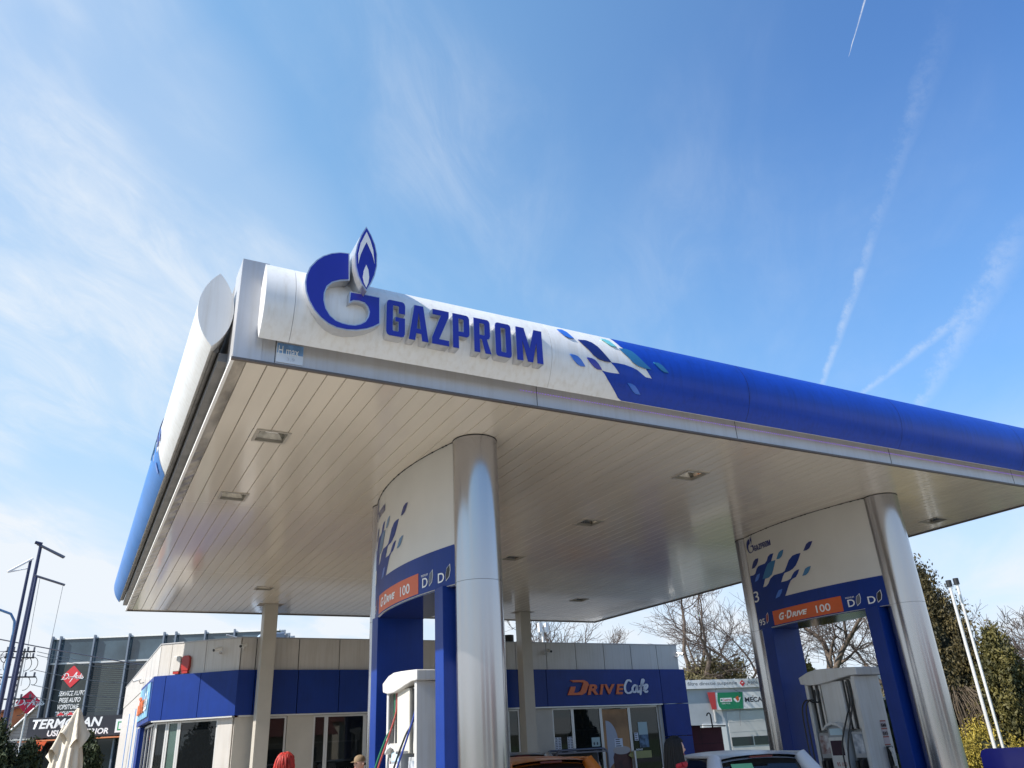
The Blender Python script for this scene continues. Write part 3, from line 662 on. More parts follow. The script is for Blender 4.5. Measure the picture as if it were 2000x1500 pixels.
dispenser(11.62, 'white fuel dispenser with black hoses and glove box, under the gateway marked 3', (hosek, hosek, hosek, hosek))

# ------------------------------------------------------------------ cafe building
cafe = empty('cafe_building', (9, 26, 0), 'low station building with white panels over a blue band and dark shop windows', 'building')
Q0, Q1, Q2, Q3, Q4 = (1.85, 36.0), (1.85, 22.65), (3.55, 21.15), (17.68, 21.75), (17.2, 33.0)
def wf(a, b_):          # frame of a wall run seen from outside: along, outwards, up
    f = frame((a[0], a[1], 0), (b_[0] - a[0], b_[1] - a[1], 0)); return f, math.dist(a, b_)
fS, LS = wf(Q0, Q1); fL, LL_ = wf(Q1, Q2); fM, LM_ = wf(Q2, Q3); fR, LR_ = wf(Q3, Q4)
ZB, ZT, ZP = 2.65, 3.68, 4.44
b = MB()
b.prism([Q0, Q1, Q2, Q3, Q4][::-1], 4.2, 4.25, lambda p, q, a: (p, q, a)); b.build('roof', mat('roof_felt', (.12, .12, .12), .9), cafe)
# backing walls behind the cladding
b = MB()
for f, L in ((fS, LS), (fL, LL_), (fM, LM_), (fR, LR_)): b.box(.02, L - .02, -.16, -.012, ZB + .03, ZP - .02, f)
b.build('wall_backing', dark, cafe)
def joints(L, first, step):
    xs = [0]; x = first
    while x < L - .05: xs.append(x); x += step
    return xs + [L]
MJ = joints(14.12, .37, 1.074)
b = MB()
def clad(b, f, xs, z0, z1, o0, o1, gap=.011):
    for a, c in zip(xs, xs[1:]): b.box(a + gap, c - gap, o0, o1, z0, z1, f)
clad(b, fM, MJ, ZT + .008, ZP, -.01, .02); clad(b, fL, [0, .32, 1.30, 2.267], ZT + .008, ZP, -.01, .02, .006)
clad(b, fS, joints(LS, 1.35, 1.2), ZT + .008, ZP, -.01, .02, .006); clad(b, fR, joints(LR_, 1.1, 1.1), ZT + .008, ZP, -.01, .02)
b.build('white_panels', white, cafe)
b = MB()
for f, L in ((fM, LM_), (fL, LL_), (fS, LS)): b.box(-.02, L + .02, -.2, .035, ZP + .002, ZP + .028, f)
b.build('coping', mat('coping_grey', (.42, .42, .43), .5, .2), cafe)
# blue band, standing proud
b = MB(); clad(b, fM, [-.052] + MJ[1:9] + [8.86, 13.22, 14.28], ZB, ZT, -.01, .10, .010)
clad(b, fL, [-.045, .30, 1.28, 2.315], ZB, ZT, -.01, .10, .008); clad(b, fS, [9.6, 13.39], ZB, ZT, -.01, .10, .008)
b.build('blue_band', blue, cafe)
b = MB(); clad(b, fM, [13.24, 14.28], 1.70, ZB - .02, -.3, .10); clad(b, fM, [13.24, 14.28], 0.02, 1.68, -.3, .10); b.build('blue_pier', blue, cafe)
b = MB(); b.box(0.06, 13.2, -.02, .095, ZB - .035, ZB - .002, fM); b.box(.03, 2.24, -.02, .095, ZB - .035, ZB - .002, fL); b.build('band_soffit', rail, cafe)
# piers
for a, c in ((0.0, .60), (1.27, 1.93), (4.6, 5.3), (6.6, 7.2), (7.97, 9.07), (13.10, 13.23)):
    b = MB(); b.box(a, c, -.18, -.02, 0, ZB - .037, fM); b.build('pier', cream, cafe)
b = MB(); b.box(1.80, 2.20, -.18, -.02, 0, ZB - .037, fL); b.build('pier', white, cafe)
b = MB(); b.box(0, 9.55, -.18, 0, 0, ZT, fS); b.build('side_wall', white, cafe)
b = MB(); b.box(0.02, 9.0, -.18, 0, 0, ZB, fR); b.build('side_wall', cream, cafe)
for k, (a, c) in enumerate(((8.5, 8.66), (7.0, 7.16), (4.2, 4.36))):
    b = MB(); b.box(a, c, .002, .012, .1, ZT - .4, fS); b.build('blue_stripe', mat('stripe_azure', (.03, .20, .55), .4) if 'stripe_azure' not in MATS else MATS['stripe_azure'], cafe)
b = MB(); b.box(9.56, 10.1, -.1, .05, 0, ZB - .04, fS); b.box(10.16, 10.5, -.1, .05, 0, ZB - .04, fS); b.build('blue_pier', blue, cafe)
# windows: each with frame and pane
def window(f, a, c, z0=.12, z1=ZB - .04, pane=glass, name='window', out=-.09, fw=.045):
    b = MB(); b.box(a, a + fw, out - .03, out + .03, z0, z1, f); b.box(c - fw, c, out - .03, out + .03, z0, z1, f)
    b.box(a + fw, c - fw, out - .03, out + .03, z1 - fw, z1, f); b.box(a + fw, c - fw, out - .03, out + .03, z0, z0 + fw, f)
    o = b.build(name, rail, cafe)
    b = MB(); b.box(a + fw, c - fw, out - .008, out + .008, z0 + fw, z1 - fw, f); p = b.build('pane', pane, o); p.location = (0, 0, 0)
    return o
for a, c in ((.61, 1.26), (1.94, 2.27), (2.275, 3.30), (3.305, 4.59), (5.31, 6.59), (7.21, 7.58), (7.585, 7.96), (9.08, 9.80), (9.805, 10.84), (11.93, 13.09)):
    window(fM, a, c)
door = window(fM, 10.845, 11.925, .02, name='door')
for a, c in ((.40, .72), (.725, 1.79)): window(fL, a, c, pane=glassg if c < .8 else glass)
window(fL, .06, .39)
for a, c in ((10.52, 11.6), (11.61, 12.6), (12.61, 13.25)): window(fS, a, c)
b = MB(); b.box(11.90, 11.96, -.03, .05, .85, 1.35, fM); b.build('handle', rail, cafe)
# interior
b = MB(); b.box(2.2, 17.2, 26.0, 26.1, 0, 3.2); b.prism([(3.9, 21.6), (16.8, 22.1), (16.8, 26), (2.2, 26), (2.2, 23.1)], 3.0, 3.05, lambda p, q, a: (p, q, a)); b.box(2.1, 2.2, 23, 26, 0, 3); b.build('inner_wall', roomd, cafe)
b = MB(); b.box(3.9, 4.5, 22.3, 23.6, 0, 3.0); b.build('orange_partition', roomo, cafe)
b = MB()
for z in (.5, 1.0, 1.5, 2.0): b.box(5, 16.5, 23.8, 24.2, z, z + .04)
b.build('shelf', rail, cafe)
# the main sign on the blue band
ds = empty('cafe_sign', tuple(fM(11.1, .11, 3.1)), 'orange and pale lettering reading Drive Cafe on the long blue front band', 'sign')
def sign_letters(f, x0, z0, w, h, parent, out, ma, mb):
    k = w / 3.05
    bm_object(curve_bm([[(x0 + p * k, z0 + q * h) for p, q in pl] for pl in (
        [(0, 0), (.12, .56), (.30, .56), (.23, .15), (.36, .15), (.47, .26), (.60, .82), (.50, .86), (.24, .86), (.12, 1), (.62, 1), (.76, .86), (.80, .70), (.66, .15), (.52, 0)],)], .02), 'letter', ma, parent, flat(f, out))
    for ch, xa, ww in (('R', .72, .40), ('I', 1.17, .18), ('V', 1.37, .40), ('E', 1.79, .34)):
        bm_object(text_bm(ch, x0 + xa * k, z0, ww * k, h * .70, bold=.035, shear=.22 if ch != 'V' else .1, extrude=.02), 'letter', ma, parent, flat(f, out))
    sw = [[(.30, .86), (.20, .98), (.10, .92), (.0, .60), (-.01, .28), (.07, .08), (.20, .10), (.30, .25)],
          [(.50, .55), (.42, .62), (.32, .45), (.31, .22), (.38, .12), (.46, .25), (.52, .60), (.50, .25), (.55, .12), (.62, .25)],
          [(.62, .25), (.72, .60), (.83, .95), (.78, 1.02), (.73, .80), (.66, .25), (.62, -.08)], [(.60, .55), (.70, .58), (.84, .62)],
          [(.74, .22), (.86, .30), (.97, .55), (.92, .66), (.85, .55), (.82, .25), (.88, .12), (.98, .20)]]
    bm_object(stroke_bm(sw, x0 + 2.18 * k, z0, .92 * k, h * .98, .085 * k), 'lettering', mb, parent, flat(f, out + .004))
cafew = mat('cafe_white', (.66, .68, .74), .5)
orng = mat('sign_orange', (.62, .13, .03), .45)
sign_letters(fM, 9.56, 2.95, 3.05, .42, ds, .125, orng, cafew)
ds2 = empty('cafe_sign', tuple(fS(12, .12, 3.1)), 'small Drive Cafe panel with orange lettering on the sunlit left side of the building', 'sign')
b = MB(); b.box(10.0, 13.1, .101, .13, ZB + .12, ZT - .1, fS); b.build('panel', mat('panel_sky', (.10, .30, .62), .4, 0, .8, 1.6, c2=(.25, .55, .80)), ds2)
sign_letters(fS, 10.2, 2.92, 2.7, .45, ds2, .155, orng, textw)

# posters and notices on the glass
def poster(x, z, w, h, m, label, extra=None, f=fM, out=-.075):
    c = f(x + w / 2, out, z + h / 2)
    t = empty('poster', c, label, 'poster'); b = MB(); b.box(x, x + w, out, out + .004, z, z + h, f); b.build('sheet', m, t)
    if extra: extra(t, out + .0055)
    return t
paper = mat('paper', (.60, .63, .70), .7); paperg = mat('paper_green', (.36, .46, .46), .6); inkm = mat('ink', (.03, .03, .05), .7)
def lines(x, z, w, h, n, cols=1):
    def fn(t, out):
        b = MB(); rnd = random.Random(int(x * 100))
        for i in range(n):
            for k in range(cols):
                ww = w / cols * (.5 + .3 * rnd.random()); zz_ = z + h - h * (i + .7) / n; xx = x + w * (k + .12) / cols
                b.box(xx, xx + ww, out, out + .001, zz_, zz_ + h / n * .4, fM)
        b.build('print', inkm, t)
    return fn
poster(9.14, 1.42, .21, .40, paper, 'white price list sheet on the left shop window, left one of two', lines(9.14, 1.42, .21, .40, 9, 2))
poster(9.57, 1.42, .20, .40, paper, 'white price list sheet on the left shop window, right one by the frame', lines(9.57, 1.42, .20, .40, 9, 2))
def wc(t, out):
    b = MB()
    for cx in (10.52, 10.64): b.box(cx - .02, cx + .02, out, out + .001, 1.56, 1.64, fM); b.box(cx - .033, cx + .033, out, out + .001, 1.60, 1.615, fM)
    b.build('figures', inkm, t)
poster(10.44, 1.52, .30, .25, paperg, 'small pale green sign with two dark figures on the shop window', wc)
# cafe poster on the door: tan top, pale disc, dark cup
def cup(t, out):
    b = MB(); b.prism([(11.0, .9), (11.0, 2.1)] + [(11.0 + .42 * math.sin(a), 1.6 + .62 * math.cos(a)) for a in [i * .2 for i in range(14)]], out, out + .001, lambda p, q, a: fM(p, a, q)); b.build('pale_disc', mat('disc_pale', (.36, .38, .44), .6), t)
    b = MB(); b.prism([(11.25, .06), (11.18, 1.2), (11.25, 1.34), (11.5, 1.40), (11.78, 1.36), (11.86, 1.22), (11.86, .06)], out + .002, out + .003, lambda p, q, a: fM(p, a, q)); b.build('dark_cup', mat('cup_brown', (.07, .02, .015), .5, 0, .3, 5), t)
    b = MB(); b.prism(arc(11.52, 1.38, .33, 0, 2 * PI, 20)[:-1], out + .004, out + .005, lambda p, q, a: fM(p, a, 1.38 + (q - 1.38) * .35)); b.build('froth', mat('froth', (.40, .36, .34), .6), t)
poster(10.90, .08, .97, 2.45, mat('poster_tan', (.36, .19, .08), .6, 0, .35, 1.2), 'tall tan poster of a coffee cup filling the glass door', cup)
poster(11.28, 1.47, .30, .24, paper, 'white handwritten notice taped to the coffee cup door', lines(11.28, 1.47, .30, .24, 4), out=-.068)
def scen(t, out):
    b = MB(); b.box(12.24, 12.60, out, out + .001, 1.42, 1.78, fM); b.build('dark_half', mat('poster_navy', (.04, .10, .20), .5, 0, .7, 8, c2=(.12, .22, .34)), t)
poster(12.24, 1.42, .36, .72, paperg, 'tall pale green and blue poster on the right shop window', scen)
poster(12.06, 1.62, .15, .22, paper, 'small white note beside the tall green poster', lines(12.06, 1.62, .15, .22, 4))
t = empty('arrow_sign', tuple(fM(12.2, .1, 1.2)), 'olive yellow arrow board pointing left on the shop front', 'sign')
b = MB(); b.prism([(11.72, 1.23), (11.88, 1.33), (12.62, 1.33), (12.62, 1.13), (11.88, 1.13)], -.04, -.02, lambda p, q, a: fM(p, a, q)); b.build('board', mat('olive_yellow', (.30, .28, .10), .5), t)
bm_object(text_bm('BENZ', 12.05, 1.345, .25, .045, bold=.02), 'lettering', textw, t, flat(fM, -.03))

# cameras, sirens, roof things
def cctv(p, d, label):
    p = Vector(p); d = Vector(d).normalized()
    t = empty('security_camera', p, label, 'camera', 'security cameras on the building'); t['local'] = 1
    u = d.cross(Vector((0, 0, 1))).normalized()
    b = MB(); b.tube([(0, 0, 0), tuple(d * .12 + Vector((0, 0, -.03))), tuple(d * .16 + Vector((0, 0, .05)))], .018, 8); b.build('bracket', rail, t)
    c = d * .2 + Vector((0, 0, .07)); e = (d * .8 + u * .5 + Vector((0, 0, -.25))).normalized()
    b = MB(); b.tube([c - e * .10, c + e * .12], .045, 12); b.build('housing', MATS['white_gloss'] if True else rail, t)
    b = MB(); b.tube([c + e * .121, c + e * .135], .036, 12); b.build('lens', blackp, t)
nM = (0.042, -1, 0)
cctv(fL(.98 + .75, .02, 4.12), (-.5, -.8, 0), 'security camera on the white panels, just right of the red siren')
cctv(fM(.05, .02, 4.17), (-.2, -1, 0), 'security camera on the corner panel just left of the square rear post')
cctv(fM(8.88, .02, 4.13), (.5, -1, 0), 'security camera on the panel joint above the cafe sign')
cctv(fM(14.0, .02, 4.10), (.9, -.6, 0), 'security camera at the far right end of the white panels')
cctv(fS(9.0, .0, 3.9), (-1, -.2, 0), 'white security camera on the left side wall')
for (u, m2, lab) in ((.55, white, 'white and red alarm siren box, left of the pair on the sunlit panels'), (.80, redplastic, 'red alarm siren box, right of the pair on the sunlit panels')):
    c = fL(u, .02, 3.9); t = empty('siren_box', c, lab, 'siren', 'alarm sirens on the corner')
    b = MB(); b.prism([(u - .09, 3.76), (u - .11, 3.85), (u - .11, 4.06), (u - .07, 4.12), (u + .07, 4.12), (u + .11, 4.06), (u + .11, 3.85), (u + .09, 3.76)], .022, .11, lambda p, q, a: fL(p, a, q)); b.build('cover', m2, t, .01)
    b = MB(); b.box(u - .08, u + .08, .03, .10, 3.70, 3.758, fL); b.build('base', redplastic, t)
t = empty('roof_pipe', (11.3, 22.0, 4.25), 'bent black pipe and drum on the roof behind the rear post', 'pipe'); b = MB(); b.tube([(11.1, 22, 4.25), (11.1, 22, 4.62), (11.2, 22, 4.72), (11.35, 22, 4.68)], .035, 8); b.build('pipe', blackp, t)
b = MB(); b.cyl(11.5, 22, 4.3, 4.72, .16, 16); b.build('drum', blackp, t)
t = empty('roof_unit', (4.2, 24.2, 4.25), 'pale blue metal roof unit with a rail arm behind the left rear post', 'roof unit')
b = MB(); b.prism([(4.25, 4.5), (4.55, 4.95), (5.2, 4.98), (5.25, 4.5)], 24.0, 24.5, lambda p, q, a: (p, a, q)); b.build('cover', mat('unit_blue', (.42, .52, .66), .3, .3), t, .02)
b = MB(); b.tube([(3.6, 24.1, 4.9), (4.3, 24.1, 4.72)], .025, 6); b.cyl(5.28, 24.2, 4.26, 4.96, .09, 10); b.cyl(4.4, 24.2, 4.26, 4.5, .03, 8); b.build('arm', rail, t)

# ------------------------------------------------------------------ glass office building
fG = frame((-1.66, 61.79, 0), (.9120, -.4101, 0)); GLn = 14.6
gb = empty('glass_building', fG(7, 0, 0), 'dark glass fronted office block with vertical grey fins, far left', 'building')
gdark = mat('curtain_glass', (.020, .028, .034), .06, 0, .5, .35, spec=.9); grefl = mat('curtain_glass_reflect', (.050, .078, .10), .08, 0, .45, .5, spec=.9); finm = mat('fin_grey', (.20, .23, .28), .4, .4)  # upper glazing: lighter reflections put into the glass colour
b = MB(); b.box(.02, GLn, -14, 0, 0, 7.85, fG); b.build('lower_glazing', gdark, gb)
b = MB(); b.box(.02, GLn, -14, 0, 7.98, 9.42, fG); b.build('upper_glazing', grefl, gb)
b = MB(); b.box(0, GLn + .1, -14.1, .10, 9.425, 9.52, fG); b.build('roof_edge', trimw, gb)
b = MB(); b.box(0, GLn, -14, .05, 7.86, 7.97, fG); b.build('ledge', rail, gb)
for u in (0, .52, 2.69, 4.92, 7.15, 7.91, 9.82, 11.73, 13.6):
    b = MB(); b.box(u, u + .10, .06, .30, .1, 9.62, fG); b.build('fin', finm, gb)
for k in range(5):
    b = MB(); b.box(GLn + .02, GLn + .30, -1.0 - k * 1.6, -.9 - k * 1.6, .1, 9.6, fG); b.build('fin', finm, gb)
b = MB()
for k in range(24): b.box(2.85, 4.88, -.0 + .002, .012, 4.9 + k * .12, 4.94 + k * .12, fG)
b.build('blinds', mat('blind_green', (.06, .08, .075), .6), gb)
for (u0, u1, z0, z1, m) in ((3.0, 3.35, 6.0, 7.2, 0), (3.0, 3.9, 4.8, 5.4, 0), (2.75, 3.1, 8.0, 9.4, 1), (3.0, 3.5, 8.6, 9.4, 1), (5.1, 5.5, 8.0, 9.3, 1), (7.95, 8.4, 8.0, 9.4, 1)):
    pass
# hanging banner with the red diamond
bn = empty('garage_banner', fG(1.55, .4, 6.2), 'tall dark banner with red diamond and white service list on the glass block', 'banner')
b = MB(); b.box(.66, 2.62, .05, .08, 4.72, 7.84, fG); b.build('cloth', mat('banner_dark', (.028, .036, .036), .5, 0, .3, 2), bn)
dia = mat('diamond_red', (.60, .03, .04), .5)
def diamond(f, u, z, r, out, parent, m=dia, th=.02):
    c = r * .12; poly = []
    for a in range(4):
        p = Vector((math.sin(a * PI / 2), math.cos(a * PI / 2))) * r; q = Vector((math.sin((a + 1) * PI / 2), math.cos((a + 1) * PI / 2))) * r; o_ = Vector((math.sin((a - 1) * PI / 2), math.cos((a - 1) * PI / 2))) * r
        poly += [p + (o_ - p).normalized() * c, p * .965, p + (q - p).normalized() * c]
    b = MB(); b.prism([(u + p.x, z + p.y) for p in poly], out, out + th, lambda p, q, a: f(p, a, q)); return b.build('diamond', m, parent)
SCR = [[(.02, .10), (.12, .30), (.17, .75), (.10, .70), (.25, .85), (.34, .55), (.25, .22), (.06, .15)], [(.36, .15), (.39, .45), (.38, .35), (.46, .45)], [(.47, .15), (.48, .17)],
       [(.42, -.25), (.52, .2), (.68, .95), (.66, .5), (.64, .15)], [(.45, .40), (.62, .45), (.78, .55)], [(.72, .42), (.70, .2), (.76, .16), (.80, .42), (.79, .2), (.83, .2)], [(.90, .75), (.85, .25), (.88, .16)], [(.80, .5), (.98, .55)], [(.93, .35), (.90, .22), (.95, .15), (1.0, .3), (.95, .38), (.93, .35)]]
diamond(fG, 1.66, 7.08, .69, .085, bn)
bm_object(stroke_bm(SCR, .95, 6.85, 1.42, .52, .055), 'script', textw, bn, flat(fG, .11))
for i, (tx_, w) in enumerate((('SERVICE AUTO', 1.65), ('PIESE AUTO', 1.32), ('VOPSITORIE', 1.32), ('TINICHIGERIE', 1.40))):
    bm_object(text_bm(tx_, (1.0, 1.1, 1.06, .98)[i], 5.92 - i * .405, w, .29, bold=.012, shear=.15), 'lettering', textw, bn, flat(fG, .085))
b = MB()
for u in (1.35, 1.95): b.prism([(u - .25, 4.76), (u + .25, 4.76), (u, 4.95)], .085, .09, lambda p, q, a: fG(p, a, q))
b.build('red_points', dia, bn)
# shop fascia board
tb = empty('shop_sign', fG(3, .8, 4), 'long dark board with white TERMOPAN lettering under the glass block', 'sign')
b = MB(); b.prism([(-.30, 4.66), (7.2, 4.60), (7.2, 3.42), (-.30, 3.48)], .35, .55, lambda p, q, a: fG(p, a, q)); b.build('board', mat('board_dark', (.026, .027, .036), .4), tb)
bm_object(text_bm('TERMOPAN', -.06, 4.0, 4.25, .56, bold=.03, shear=.2), 'lettering', textw, tb, flat(fG, .555))
bm_object(text_bm('USI DE INTERIOR', .95, 3.55, 3.72, .34, bold=.03, shear=.12), 'lettering', textw, tb, flat(fG, .555))
b = MB(); b.box(5.05, 6.2, .551, .57, 3.58, 4.36, fG); o = b.build('white_plate', textw, tb); b = MB(); b.box(5.18, 6.07, .571, .575, 3.70, 4.22, fG); b.build('green_frame', mat('plate_green', (.05, .30, .12), .5), tb)
b = MB(); b.box(5.26, 6.0, .576, .58, 3.78, 4.14, fG); b.build('plate_middle', textw, tb)
b = MB(); b.box(-.6, 7.2, .3, .9, 3.28, 3.36, fG); b.build('orange_edge', mat('edge_orange', (.62, .20, .08), .5), tb)
b = MB(); b.box(-1.2, .3, .4, .95, 3.40, 3.47, fG); b.build('grey_ledge', rail, tb)
# orange shield sign below
t = empty('flame_sign', fG(.6, 1.1, 3), 'small orange pointed sign with a pale flame below the dark board', 'sign')
b = MB(); b.prism([(.05, 3.26), (1.25, 3.26), (1.0, 2.75), (.62, 2.30), (.3, 2.8)], 1.0, 1.06, lambda p, q, a: fG(p, a, q)); b.build('panel', mat('shield_orange', (.65, .09, .02), .5), t)
b = MB(); b.prism([(.45, 2.85), (.6, 3.0), (.68, 2.85), (.82, 2.95), (.78, 2.7), (.62, 2.5)], 1.065, 1.07, lambda p, q, a: fG(p, a, q)); b.build('flame', mat('flame_pale', (.7, .38, .22), .5), t)

# far house, plank roof, diamond sign
hs = empty('tiled_house', (-3.2, 72, 0), 'orange house with brown tiled roof, far left behind the poles', 'house')
ow = mat('house_orange', (.50, .20, .10), .85, 0, .12, .8); tile = mat('roof_tile', (.17, .055, .04), .8, 0, .3, 4, bump=.6, bscale=5)
b = MB(); b.prism([(-7.2, 0), (-1.2, 0), (-1.2, 6.1), (-1.5, 6.2), (-4.2, 5.5), (-7.2, 4.6)], 70, 78, lambda p, q, a: (p, a, q)); b.build('wall', ow, hs)
b = MB(); b.prism([(-7.6, 4.6), (-4.2, 5.65), (-1.3, 6.5), (-1.0, 6.5), (-1.0, 6.35), (-1.3, 6.21), (-4.2, 5.51), (-7.6, 4.5)], 69.6, 78.4, lambda p, q, a: (p, a, q)); b.build('roof', tile, hs)
b = MB()
for k in range(9): b.box(-7.4, -2.2, 68.6 + k * .14, 68.8 + k * .14, 3.2 + k * .14, 3.32 + k * .14)
b.build('porch_roof', tile, hs)
K_ = 66 / 48.; kz = lambda z: 1.7 + (z - 1.7) * K_
t = empty('plank_roof', (-2.2, 66, 0), 'sloping pale plank lean-to roof beside the dark shop board', 'roof')
plank = mat('plank_pale', (.55, .47, .43), .7, 0, .12, 2)
b = MB()
for k in range(11):
    u0, u1 = k / 11, (k + .94) / 11
    xa, xb = -2.67 + 1.55 * u0, -2.67 + 1.55 * u1; za, zb_ = 3.15 + 1.80 * u0, 3.15 + 1.80 * u1
    vs = [(xa * K_, 66, kz(za)), (xb * K_, 66, kz(zb_)), (xb * K_ + .1, 68.5, kz(zb_)), (xa * K_ + .1, 68.5, kz(za))]
    b.add(vs + [(p, q, z - .05) for p, q, z in vs], [(0, 1, 2, 3), (7, 6, 5, 4), (0, 4, 5, 1), (1, 5, 6, 2), (2, 6, 7, 3), (3, 7, 4, 0)])
b.build('planks', plank, t)
b = MB()
for k in range(16):      # horizontal boards of the gable face, stepping with the slope
    z0 = kz(2.6 + k * .15); z1 = kz(2.6 + k * .15 + .14); xs = (-2.62 + max(0, (2.6 + k * .15 - 3.15)) / 1.80 * 1.55 + .06) * K_
    b.box(xs, -.9 * K_, 66.1, 66.3, z0, z1)
b.build('gable_boards', plank, t)
b = MB(); b.tube([(-2.72 * K_, 65.95, kz(3.08)), (-1.12 * K_, 65.95, kz(4.97))], .07, 6); b.build('verge', trimw, t)
b = MB(); b.box(-3.6, 1.0, 65.6, 66.05, 0, kz(2.6)); b.build('lower_wall', mat('wall_taupe', (.20, .17, .15), .8), t)
fD = frame((-2.11, 54.0, 0), (1, .05, 0)); t = empty('diamond_sign', (-2.11, 54, 0), 'red diamond sign with white script in front of the orange house', 'sign')
diamond(fD, 0, 5.13, .62, 0, t, mat('diamond_bright', (.68, .012, .05), .5), .08); bm_object(stroke_bm(SCR, -.68, 4.90, 1.45, .48, .06), 'script', textw, t, flat(fD, .095))
b = MB(); b.cyl(-2.11, 54.05, 0, 4.6, .05, 8); b.build('mast', rail, t)

# ------------------------------------------------------------------ left poles, wires
navy = mat('pole_navy', (.028, .035, .085), .4, .3); polegrey = mat('pole_grey', (.13, .13, .155), .4, .5)
pg = 'tall flagpoles beyond the left end of the canopy'
t = empty('flagpole', (-1.41, 24.96, 0), 'tallest dark flagpole with a broad empty banner arm', 'flagpole', pg)
b = MB(); b.tube([(-1.41, 24.96, 0), (-1.41, 24.96, 7.34)], .066, 12, .042); b.build('pole', navy, t)
b = MB(); b.tube([(-1.50, 24.96, 7.36), (-.78, 24.96, 7.03)], .035, 4); b.tube([(-1.40, 24.88, 7.29), (-.80, 24.88, 7.0)], .03, 4); b.build('banner_arm', polegrey, t)
b = MB(); b.tube([(-1.56, 24.96, 7.40), (-1.38, 24.96, 7.36)], .045, 8); b.build('pulley', navy, t)
t = empty('flagpole', (-1.67, 26.45, 0), 'left flagpole with a folded white triangular pennant arm', 'flagpole', pg)
b = MB(); b.tube([(-1.67, 26.45, 0), (-1.67, 26.45, 7.22)], .062, 12, .038); b.build('pole', navy, t)
b = MB(); b.tube([(-1.62, 26.45, 7.27), (-2.16, 26.2, 6.80)], .032, 6); b.tube([(-1.70, 26.45, 6.98), (-2.16, 26.2, 6.79)], .018, 6); b.build('pennant_arm', trimw, t)
t = empty('flagpole', (-1.31, 23.96, 0), 'shortest flagpole with a thin arm and two hanging cords', 'flagpole', pg)
b = MB(); b.tube([(-1.31, 23.96, 0), (-1.31, 23.96, 6.29)], .056, 12, .036); b.build('pole', navy, t)
b = MB(); b.tube([(-1.36, 23.96, 6.31), (-.62, 23.96, 6.09)], .03, 8); b.build('banner_arm', polegrey, t)
b = MB(); b.tube([(-1.22, 23.92, 6.25), (-1.16, 23.92, 3.6)], .005, 4); b.tube([(-.66, 23.92, 6.09), (-.70, 23.92, 4.2)], .005, 4); b.build('cord', polegrey, t)
t = empty('street_lamp', (-1.95, 29.9, 0), 'slim bluish street lamp with curved arm leaving the left edge', 'street lamp')
b = MB(); b.tube([(-1.95, 29.9, 0), (-1.95, 29.9, 5.7), (-1.98, 29.9, 6.0), (-2.12, 29.9, 6.22), (-2.5, 29.9, 6.36), (-3.2, 29.9, 6.55)], .038, 8); b.build('pole', mat('lamp_blue', (.10, .20, .36), .4, .3), t)
b = MB(); b.prism([(-3.9, 6.55), (-3.2, 6.5), (-3.15, 6.6), (-3.8, 6.72)], 29.8, 30.0, lambda p, q, a: (p, a, q)); b.build('lamp_head', polegrey, t)
t = empty('utility_pole', (-2.05, 37.9, 0), 'weathered concrete electricity pole with crossarms and looped cables', 'utility pole')
concr = mat('pole_concrete', (.22, .21, .20), .8, 0, .35, 3)
b = MB()
for s in (-.10, .10): b.box(-2.05 + s - .03, -2.05 + s + .03, 37.8, 38.0, 0, 6.1)
for k in range(26): b.box(-2.15, -1.95, 37.82, 37.98, .1 + k * .23, .18 + k * .23)
b.build('shaft', concr, t)
rnd = random.Random(3)
for z in (5.95, 5.72, 5.0, 4.2):
    b = MB(); w = rnd.uniform(.45, .8); b.box(-2.05 - w, -2.05 + w * .9, 37.72, 37.79, z, z + .05); b.build('crossarm', blackp, t)
    for s in (-.9, -.5, .4, .8):
        b = MB(); b.cyl(-2.05 + w * s, 37.75, z + .05, z + .20, .035, 6); b.build('insulator', polegrey, t)
        if rnd.random() < .8:
            b = MB(); x0 = -2.05 + w * s; r = rnd.uniform(.2, .45); b.tube([(x0 + r * .6 * math.sin(a) * (1 if s > 0 else -1), 37.7, z - r * .6 + r * .75 * math.cos(a)) for a in [i * .4 for i in range(9)]], .014, 5); b.build('cable_loop', blackp, t)
def wire(a, c, sag, name, label, r=.012, m=None):
    a, c = Vector(a), Vector(c); pts = [a.lerp(c, i / 24) - Vector((0, 0, sag * 4 * (i / 24) * (1 - i / 24))) for i in range(25)]
    b = MB(); b.tube(pts, r, 5); o = b.build(name, m or polegrey); tag(o, label, 'cable', 'overhead cables at the far left'); return o
wire((-12, 33, 8.0), (9, 40, 4.75), .35, 'power_cable', 'thick sagging overhead cable crossing in front of the glass block', .022)
for k, (z0, z1, z2) in enumerate(((5.98, 6.0, 6.1), (5.85, 5.75, 5.85), (5.3, 5.0, 5.1), (4.75, 4.2, 4.3), (4.35, 3.6, 3.7))):
    wire((-14, 37.9, z2 + .2), (-2.6, 37.8, z0), .1, 'power_line', 'thin overhead line running left from the concrete pole, number %s from the top' % ('one', 'two', 'three', 'four', 'five')[k])
    wire((-1.5, 37.8, z0), (3.2, 53, z1 + 1.0), .15, 'power_line', 'thin overhead line between the concrete pole and the glass block, number %s from the top' % ('one', 'two', 'three', 'four', 'five')[k])

